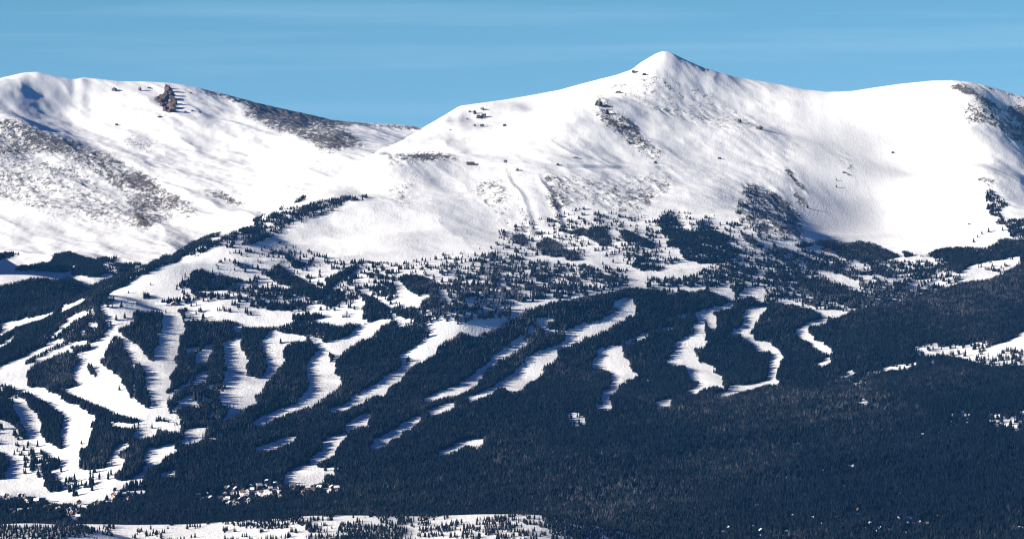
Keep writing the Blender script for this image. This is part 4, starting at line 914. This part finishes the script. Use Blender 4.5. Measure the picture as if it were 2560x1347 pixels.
for i, line in enumerate(ROCKS.strip().splitlines()):
    a, lb = line.split('|'); f, p, w_, h = a.split(); p = [float(c) for c in p.split(',')]; ox, oy, s = FRAMES[f]
    u, v = p[0] / s + ox, (p[1] + float(h) * .5) / s + oy; x, y, z = spot(u, v, 8200)
    k = y / FPX / s; o = add('rock_outcrop', RM[i % 7], None, label=lb, category='rock'); hw, hh = float(w_) * k / 2 * 1.7, float(h) * k * 1.1
    o.location = (x, y + hw * .35, z + hh * .30); o.scale = (hw, hw * .75, hh * .68); o.rotation_euler = (rn.uniform(-.15, .15), rn.uniform(-.2, .2), rn.uniform(-.9, .9) + (3.14 if i % 2 else 0))

# the big crag: one broken mass of rock standing out of the left summit slope
import bmesh
M_CRAG = simple_mat('reddish_brown_rock', (.085, .055, .042), .9, .2, .6, .10)
rc_ = np.random.default_rng(4); cb = bmesh.new(); c0 = Vector(spot(418, 262, 9000))
for u, v, rad in ((418, 218, 15), (422, 226, 17), (428, 236, 16), (434, 246, 17), (437, 258, 15), (432, 268, 15), (424, 276, 14), (416, 272, 15), (408, 262, 16), (400, 252, 15), (394, 242, 12), (404, 240, 13), (412, 250, 15), (420, 262, 17), (428, 256, 14), (415, 232, 12), (433, 275, 15), (395, 250, 15), (411, 244, 22), (426, 266, 20)):
    c = Vector(spot(u, v + 4, 9000)) - c0; vs = []
    for q in range(18):
        p = rc_.normal(size=3); p /= np.linalg.norm(p); vs.append(cb.verts.new((c.x + p[0] * rad * rc_.uniform(.7, 1.1), c.y + p[1] * rad * .9, c.z + p[2] * rad * rc_.uniform(.8, 1.35))))
    g = bmesh.ops.convex_hull(cb, input=vs); bmesh.ops.delete(cb, geom=[e for e in g['geom_interior'] if isinstance(e, bmesh.types.BMVert)], context='VERTS')
cme = bpy.data.meshes.new('rock_crag'); cb.to_mesh(cme); cb.free(); cme.materials.append(M_CRAG)
o = add('rock_crag', cme, None, label='big reddish-brown crag with a dark right side near the left skyline', category='rock'); o.location = c0

# ---- buildings
HOUSE_SPOTS = []
def house(u, v, wid, wall, label, kind='gable', storeys=2, group=None, rot=None, name='house', cat='house', roof=None):
    """u, v: survey point of the ground in front of the house; wid: width in survey units"""
    x, y, z = spot(u, v, 5250); W = wid * y / FPX; Dp = W * .7 if kind != 'long' else W * .3; H = 2.7 * storeys
    rot = rn.uniform(-.6, .6) if rot is None else rot
    zz = min(float(ground(x + a, y + b)) for a in (-W / 2, W / 2) for b in (0, Dp)); H += z - zz if z - zz < 4 else 4
    o = root(name, label, cat, (x, y + Dp * .5, zz - .4), rot, group)
    wm = MB(); rm = MB(); gm = MB(); hw, hd = W / 2, Dp / 2
    if kind == 'flat':
        wm.box((0, 0, H / 2), (W, Dp, H)); rm.box((0, 0, H + .45), (W + .9, Dp + .9, .9))
    else:
        ht = H + W * (.26 if kind == 'gable' else .12) + .6; along = kind == 'long' or rn.random() < .45; a, b = (hd, hw) if along else (hw, hd)
        def pt(p, q, r_): return (q, p, r_) if along else (p, q, r_)
        n = len(wm.v)
        wm.v += [pt(-a, -b, 0), pt(a, -b, 0), pt(a, -b, H), pt(0, -b, ht), pt(-a, -b, H), pt(-a, b, 0), pt(a, b, 0), pt(a, b, H), pt(0, b, ht), pt(-a, b, H)]
        wm.f += [(0, 1, 2, 3, 4), (9, 8, 7, 6, 5), (1, 6, 7, 2), (5, 0, 4, 9)]
        e, th = .9, .75; sl_ = (ht - H) / a
        for sgn in (-1, 1):
            n = len(rm.v)
            for q in (-b - e, b + e):
                rm.v += [pt(0, q, ht + .05), pt(sgn * (a + e), q, H - sl_ * e + .05), pt(sgn * (a + e), q, H - sl_ * e + th), pt(0, q, ht + th + .1)]
            rm.f += [tuple(n + i for i in f_) for f_ in ((0, 1, 2, 3), (7, 6, 5, 4), (1, 5, 6, 2), (2, 6, 7, 3), (0, 4, 5, 1), (3, 7, 4, 0))]
    add('wall', wm.mesh('wall', WALLS[wall]), o); add('roof', rm.mesh('roof', roof or M_ROOF), o)
    if name != 'house':                                  # only the big single buildings show their windows
        gm.box((0, 0, 0), (1, .12, 1.3)); wme = gm.mesh('window', M_GLASS); nwin = max(2, int(W / 3.6))
        for k in range(nwin):
            g = add('window', wme, o); g.location = (-hw + W * (k + .5) / nwin, -hd - .03, H - 1.3); g.scale = (W / nwin * .5, 1, 1)
    if kind == 'gable' and W > 7:
        cm = MB(); cm.box((hw * .35, hd * .2, ht + .6), (.9, .9, 2.4)); add('chimney', cm.mesh('chimney', WALLS['grey']), o)
    HOUSE_SPOTS.append((x, y, W))
    return o
SIZES = {7: 'tiny', 9: 'small', 11: 'mid-sized', 14: 'large', 20: 'very large'}
def sized(w_): return SIZES[min(SIZES, key=lambda k: abs(k - w_))]
def village(frame, text, where, group):
    ox, oy, s = frame; rows = []
    for t in text.split():
        a, b, wid, col, *kind = t.split(':')[0].split(',') + t.split(':')[1:]
        rows.append((float(a) / s + ox, float(b) / s + oy, float(wid) * (.74 if oy == 940 else .92), {'r': 'red', 'o': 'orange', 'c': 'cream', 'b': 'brown', 'g': 'grey', 'p': 'pink'}[col], kind[0] if kind else 'gable'))
    rows.sort(); n = len(rows); bares = {k: (k * 7 + int(q[0])) % 10 < 4 and q[4] != 'flat' for k, q in enumerate(rows)}
    for i, (u, v, wid, col, kind) in enumerate(rows):
        size = sized(wid)
        same = [k for k, q in enumerate(rows) if q[3] == col and sized(q[2]) == size and (q[4] == 'flat') == (kind == 'flat') and bares[k] == ((i * 7 + int(u)) % 10 < 4 and kind != 'flat')]
        bare = (i * 7 + int(u)) % 10 < 4 and kind != 'flat'; bares[i] = bare; form = 'flat-roofed' if kind == 'flat' else 'dark-roofed' if bare else 'snow-roofed'
        words = ['first', 'second', 'third', 'fourth', 'fifth', 'sixth', 'seventh', 'eighth', 'ninth', 'tenth', 'eleventh', 'twelfth', 'thirteenth', 'fourteenth', 'fifteenth', 'sixteenth', 'seventeenth', 'eighteenth']
        pos = '' if len(same) == 1 else words[same.index(i)] + ' from the left of the ' 
        lb = f"{size} {form} {col} house {where}" if not pos else f"{pos}{size} {form} {col} houses {where}"
        house(u, v + 4, wid, col, lb, kind, 3 if wid >= 13 else 2, group, roof=M_BAREROOF if bare else None)
village((0, 1150, 6.838), '40,610,9,g 100,615,10,b 170,655,11,g 250,755,11,b 180,880,12,g 235,920,12,b 330,875,11,c 400,865,10,g 320,600,8,b 400,605,8,g 450,705,10,p 470,765,12,r 545,760,10,r 590,800,12,r 650,785,10,c 780,815,11,p 690,690,20,g:flat 610,700,12,g '
  '850,800,9,c 985,850,13,b 1120,870,11,g 1195,850,11,b 1150,950,10,g 1225,905,11,b 1330,915,12,g 1290,865,10,c 1320,975,10,b 1420,820,10,g 1395,785,9,b 1490,810,10,c 1510,850,8,g 1640,720,12,o 1590,760,11,c 1700,760,9,b 1850,740,10,p 1870,790,9,p 1930,590,13,o 1930,640,11,c 2130,600,11,p 2170,670,11,p 1945,500,9,g 500,860,10,g 1340,730,13,b',
  'below the big left run', 'village houses at the foot of the left run')
village((440, 1150, 5.565), '730,400,14,g 680,395,10,b 830,410,12,b 790,360,9,g 925,430,13,b 1000,440,11,g 1055,415,9,b 1030,370,10,g 1150,390,15,b 1250,375,12,g 1310,400,9,b 1380,335,10,g 1250,300,8,g 370,560,11,g 310,500,9,b 430,470,9,g 480,535,11,b 520,530,10,g 600,460,9,b 620,535,10,g 680,480,10,b 715,545,11,g 740,605,11,o 690,560,10,b '
  '800,580,11,g 850,610,10,b 885,560,11,g 930,540,12,b 970,510,11,o 1010,560,10,c 1140,500,11,o 1180,450,10,p 1240,490,11,c 1290,480,9,g 1350,450,12,p 1440,390,12,g 1450,500,10,g 1630,365,12,b 1770,440,11,o 1790,470,9,r 1830,390,11,p 1730,500,14,c 1835,470,11,o 1900,410,12,p 1990,385,11,g 2100,355,13,b 2170,385,12,r 2230,395,12,b 2265,420,9,g 2150,435,9,r',
  'in the middle village', 'village houses below the middle run')
village((1280, 940, 3.3094), '420,1172,11,b 510,1172,8,g 590,1192,9,b 730,1115,9,g 1165,1118,12,b 1510,1102,10,g 1545,1075,8,b 2030,1082,10,b 640,1260,13,c 658,1288,10,g 700,1232,9,b 760,1282,11,g 855,1288,11,b 815,1312,9,g 510,1242,8,b 940,1330,9,g 1070,1330,9,b 1720,1332,11,g 1750,1302,10,b 1800,1262,10,g 1810,1318,9,b 2000,1252,9,g 2060,1282,9,b 2065,1332,9,g',
  'scattered in the lower forest', 'cabins scattered in the lower forest')
village((1920, 940, 3.3094), '750,1112,10,b 200,1162,8,g 365,1182,11,c 430,1232,11,b 565,1177,9,g 620,1237,10,o 660,1227,10,g 705,1230,12,b 810,1274,15,b 740,1322,11,g 265,1334,12,c 150,1292,8,b 150,1338,9,g 915,1202,10,g 920,1264,12,b 890,1297,10,p 965,1314,10,g 1010,1284,10,c 1040,1247,9,g 1085,1186,16,b 1170,1183,17,p 1160,1224,10,g 1265,1219,11,c 1320,1227,10,g 1365,1225,10,g 1410,1167,8,b 1130,1308,11,g 1210,1229,9,c 850,1224,9,b',
  'in the right forest hamlet', 'houses of the right forest hamlet')
house(2551, 1328, 14, 'g' and 'grey', 'snow-roofed grey lodge at the lower right picture corner', 'gable', 2); house(2543, 1342, 12, 'brown', 'brown cabin just below the lodge in the lower right corner', 'gable', 2)
house(326, 757, 26, 'grey', 'long low flat-roofed lift building where the upper left runs meet', 'flat', 1, rot=.05, name='lift_building', cat='building')
house(402, 764, 26, 'brown', 'long brown ski lodge on the flat above the left tree islands', 'long', 1, rot=-.05, name='ski_lodge', cat='building')
house(434, 764, 14, 'brown', 'dark brown hut at the right end of the long ski lodge', 'gable', 2, rot=.2, name='ski_hut', cat='building')
house(2058, 626, 40, 'brown', 'long dark red building at the upper edge of the right forest', 'long', 1, rot=.02, name='mountain_building', cat='building', roof=M_MAROON)
house(1176, 413, 19, 'brown', 'small dark hut alone on the bare white bench', 'gable', 1, rot=.3, name='patrol_hut', cat='hut', roof=M_BAREROOF)

# ---- chairlift up to the bench
tops = []
for i in range(7):
    t = i / 6; u = 1266 + 60 * t; v = 414 + 174 * t; x, y, z = spot(u, v, 7700); h = 10 + 3 * (i % 2)
    if i == 0: label = 'topmost chairlift tower, beside the lift head on the bench'
    else: label = ['', 'second', 'third', 'fourth', 'fifth', 'sixth', 'lowest'][i] + ' tower down the chairlift line on the white slope'
    o = root('lift_tower', label, 'lift tower', (x, y, z), .12, 'chairlift towers on the upper slope')
    p = MB(); p.tube((0, 0, -1), (0, 0, h), .55, .35, 8); add('pole', p.mesh('pole', M_STEEL), o)
    p = MB(); p.box((0, 0, h + .2), (5.4, .5, .5)); p.box((-2.4, 0, h - .1), (.3, 2.6, .5)); p.box((2.4, 0, h - .1), (.3, 2.6, .5)); add('crossarm', p.mesh('crossarm', M_STEEL), o)
    tops.append(Vector((x, y, z + h - .4)))
for sx in (-2.4, 2.4):
    p = MB()
    for a, b in zip(tops[:-1], tops[1:]):
        pr = a
        for k in range(1, 9):
            t = k / 8; c = a.lerp(b, t); c.z -= 6 * t * (1 - t); p.tube(pr + Vector((sx, 0, 0)), c + Vector((sx, 0, 0)), .07, .07, 4); pr = c
    add('lift_cable', p.mesh('lift_cable', M_STEEL), None, label=('left' if sx < 0 else 'right') + ' haul cable strung along the chairlift towers', category='cable')
o = root('lift_station', 'dark round-topped lift head at the top of the chairlift line', 'lift station', (tops[0].x - 3, tops[0].y + 16, float(ground(tops[0].x, tops[0].y + 16))), .1)
p = MB(); p.box((0, 0, 2.5), (9, 7, 6)); add('wall', p.mesh('wall', WALLS['grey']), o); p = MB(); p.box((0, -1, 6.3), (10, 12, 1.6), 0, .8); add('roof', p.mesh('roof', M_STEEL), o)

hs_ = np.array(HOUSE_SPOTS); gone = np.zeros(len(FX), bool)
for hx, hy, hw in hs_:
    gone |= (np.abs(FX - hx) < hw / 2 + 3) & (FY < hy + hw * .7 + 3) & (FY > hy - np.where(hx < -300, 66, 30) + 10 * np.abs(FX - hx) / hw)
FX, FY, FZ, size = (v[~gone] for v in (FX, FY, FZ, size))
if rest:
    rr = np.array(rest); FX = np.concatenate([FX, rr[:, 0]]); FY = np.concatenate([FY, rr[:, 1]]); FZ = np.concatenate([FZ, rr[:, 2]]); size = np.concatenate([size, rng.uniform(5, 9, len(rr))])
add('conifer_forest', forest_mesh('conifer_forest', FX, FY, FZ, size, M_TREE, 9), kind='stuff', label='dark conifer forest covering the lower slopes around the white ski runs')

# ------------------------------------------------------------------ light, sky, air
SUN_EL, SUN_BACK = math.radians(18), math.radians(22)   # low sun on the left, slightly behind the camera
sd = Vector((-math.cos(SUN_EL) * math.cos(SUN_BACK), -math.cos(SUN_EL) * math.sin(SUN_BACK), math.sin(SUN_EL)))
sl = bpy.data.lights.new('sun', 'SUN'); sl.energy = 4.4; sl.angle = math.radians(.5); sl.color = (1.0, .93, .82)
so = bpy.data.objects.new('sun', sl); COL.objects.link(so); so.rotation_euler = sd.to_track_quat('Z', 'Y').to_euler(); so.location = (-3000, 3000, 4000)
w = bpy.data.worlds.new('World'); scene.world = w; w.use_nodes = True
nt = w.node_tree; bg = nt.nodes['Background']; L = nt.links.new
sky = node(nt, 'ShaderNodeTexSky', sky_type='NISHITA', sun_disc=False, sun_elevation=SUN_EL, altitude=3000, air_density=1.0, dust_density=0.0, ozone_density=3.0)
sky.sun_rotation = math.atan2(sd.x, sd.y)
tc = node(nt, 'ShaderNodeTexCoord'); mpv = node(nt, 'ShaderNodeVectorMath', operation='ADD'); mpv.inputs[1].default_value = (0, 0, .16)
L(tc.outputs['Generated'], mpv.inputs[0]); L(mpv.outputs[0], sky.inputs['Vector'])
sep = node(nt, 'ShaderNodeSeparateXYZ'); L(tc.outputs['Generated'], sep.inputs[0])
tone = ramp(nt, math_(nt, 'MULTIPLY', sep.outputs['Z'], 1.0, clamp=True), [(0.0, (.93, 1.0, .80)), (.07, (.69, .95, .77)), (.11, (.26, .56, .66)), (.2, (.025, .17, .42)), (1, (.01, .10, .34))])
hs = node(nt, 'ShaderNodeMix', data_type='RGBA', blend_type='MULTIPLY'); hs.inputs['Factor'].default_value = 1
L(sky.outputs[0], hs.inputs['A']); L(tone.outputs[0], hs.inputs['B'])
wm_ = node(nt, 'ShaderNodeMapping'); wm_.inputs['Scale'].default_value = (5, 5, 120); wm_.inputs['Rotation'].default_value = (0, math.radians(-2.2), 0); L(tc.outputs['Generated'], wm_.inputs['Vector'])
wn = node(nt, 'ShaderNodeTexNoise', in_Scale=1.0, in_Detail=5.0, in_Roughness=.55); L(wm_.outputs[0], wn.inputs['Vector'])
wr = ramp(nt, wn.outputs[0], [(.50, (0, 0, 0)), (.74, (.13, .13, .13))])
cir = node(nt, 'ShaderNodeMix', data_type='RGBA'); L(wr.outputs[0], cir.inputs['Factor']); L(hs.outputs['Result'], cir.inputs['A']); cir.inputs['B'].default_value = (3.6, 4.6, 5.4, 1)
L(cir.outputs['Result'], bg.inputs['Color']); bg.inputs['Strength'].default_value = .087

# thin blue mountain air
hm = bpy.data.materials.new('haze'); hm.use_nodes = True; hn = hm.node_tree; hn.nodes.clear()
ho = hn.nodes.new('ShaderNodeOutputMaterial'); hv = hn.nodes.new('ShaderNodeVolumePrincipled')
hv.inputs['Color'].default_value = (.10, .40, 1.0, 1); hv.inputs['Density'].default_value = .92e-5; hv.inputs['Anisotropy'].default_value = 0
hn.links.new(hv.outputs[0], ho.inputs['Volume'])
lo = (-9500, -3400, float(VZ.min()) - 1); hi = (9500, 21000, float(VZ.max()) + 60)
bv = np.array([(x, y, z) for x in (lo[0], hi[0]) for y in (lo[1], hi[1]) for z in (lo[2], hi[2])])
add('haze', mesh_from('haze', bv, np.array([0, 1, 3, 2, 4, 6, 7, 5, 0, 4, 5, 1, 2, 3, 7, 6, 0, 2, 6, 4, 1, 5, 7, 3]), 4, hm), kind='stuff', label='thin blue haze in the cold mountain air')

# camera
cam = bpy.data.cameras.new('camera'); cam.sensor_width = 36; cam.lens = 36 * FPX / PW; cam.clip_start = 1; cam.clip_end = 90000
co = bpy.data.objects.new('camera', cam); COL.objects.link(co); co.location = (0, 0, CAMZ); co.rotation_euler = (math.pi / 2 + PITCH, 0, 0); scene.camera = co
scene.view_settings.view_transform = 'Standard'; scene.view_settings.look = 'None'; scene.view_settings.exposure = 1.28; scene.view_settings.gamma = 1
scene.cycles.max_bounces = 5; scene.cycles.diffuse_bounces = 0; scene.cycles.volume_bounces = 0
scene.cycles.use_denoising = True
scene.cycles.filter_width = 1.2
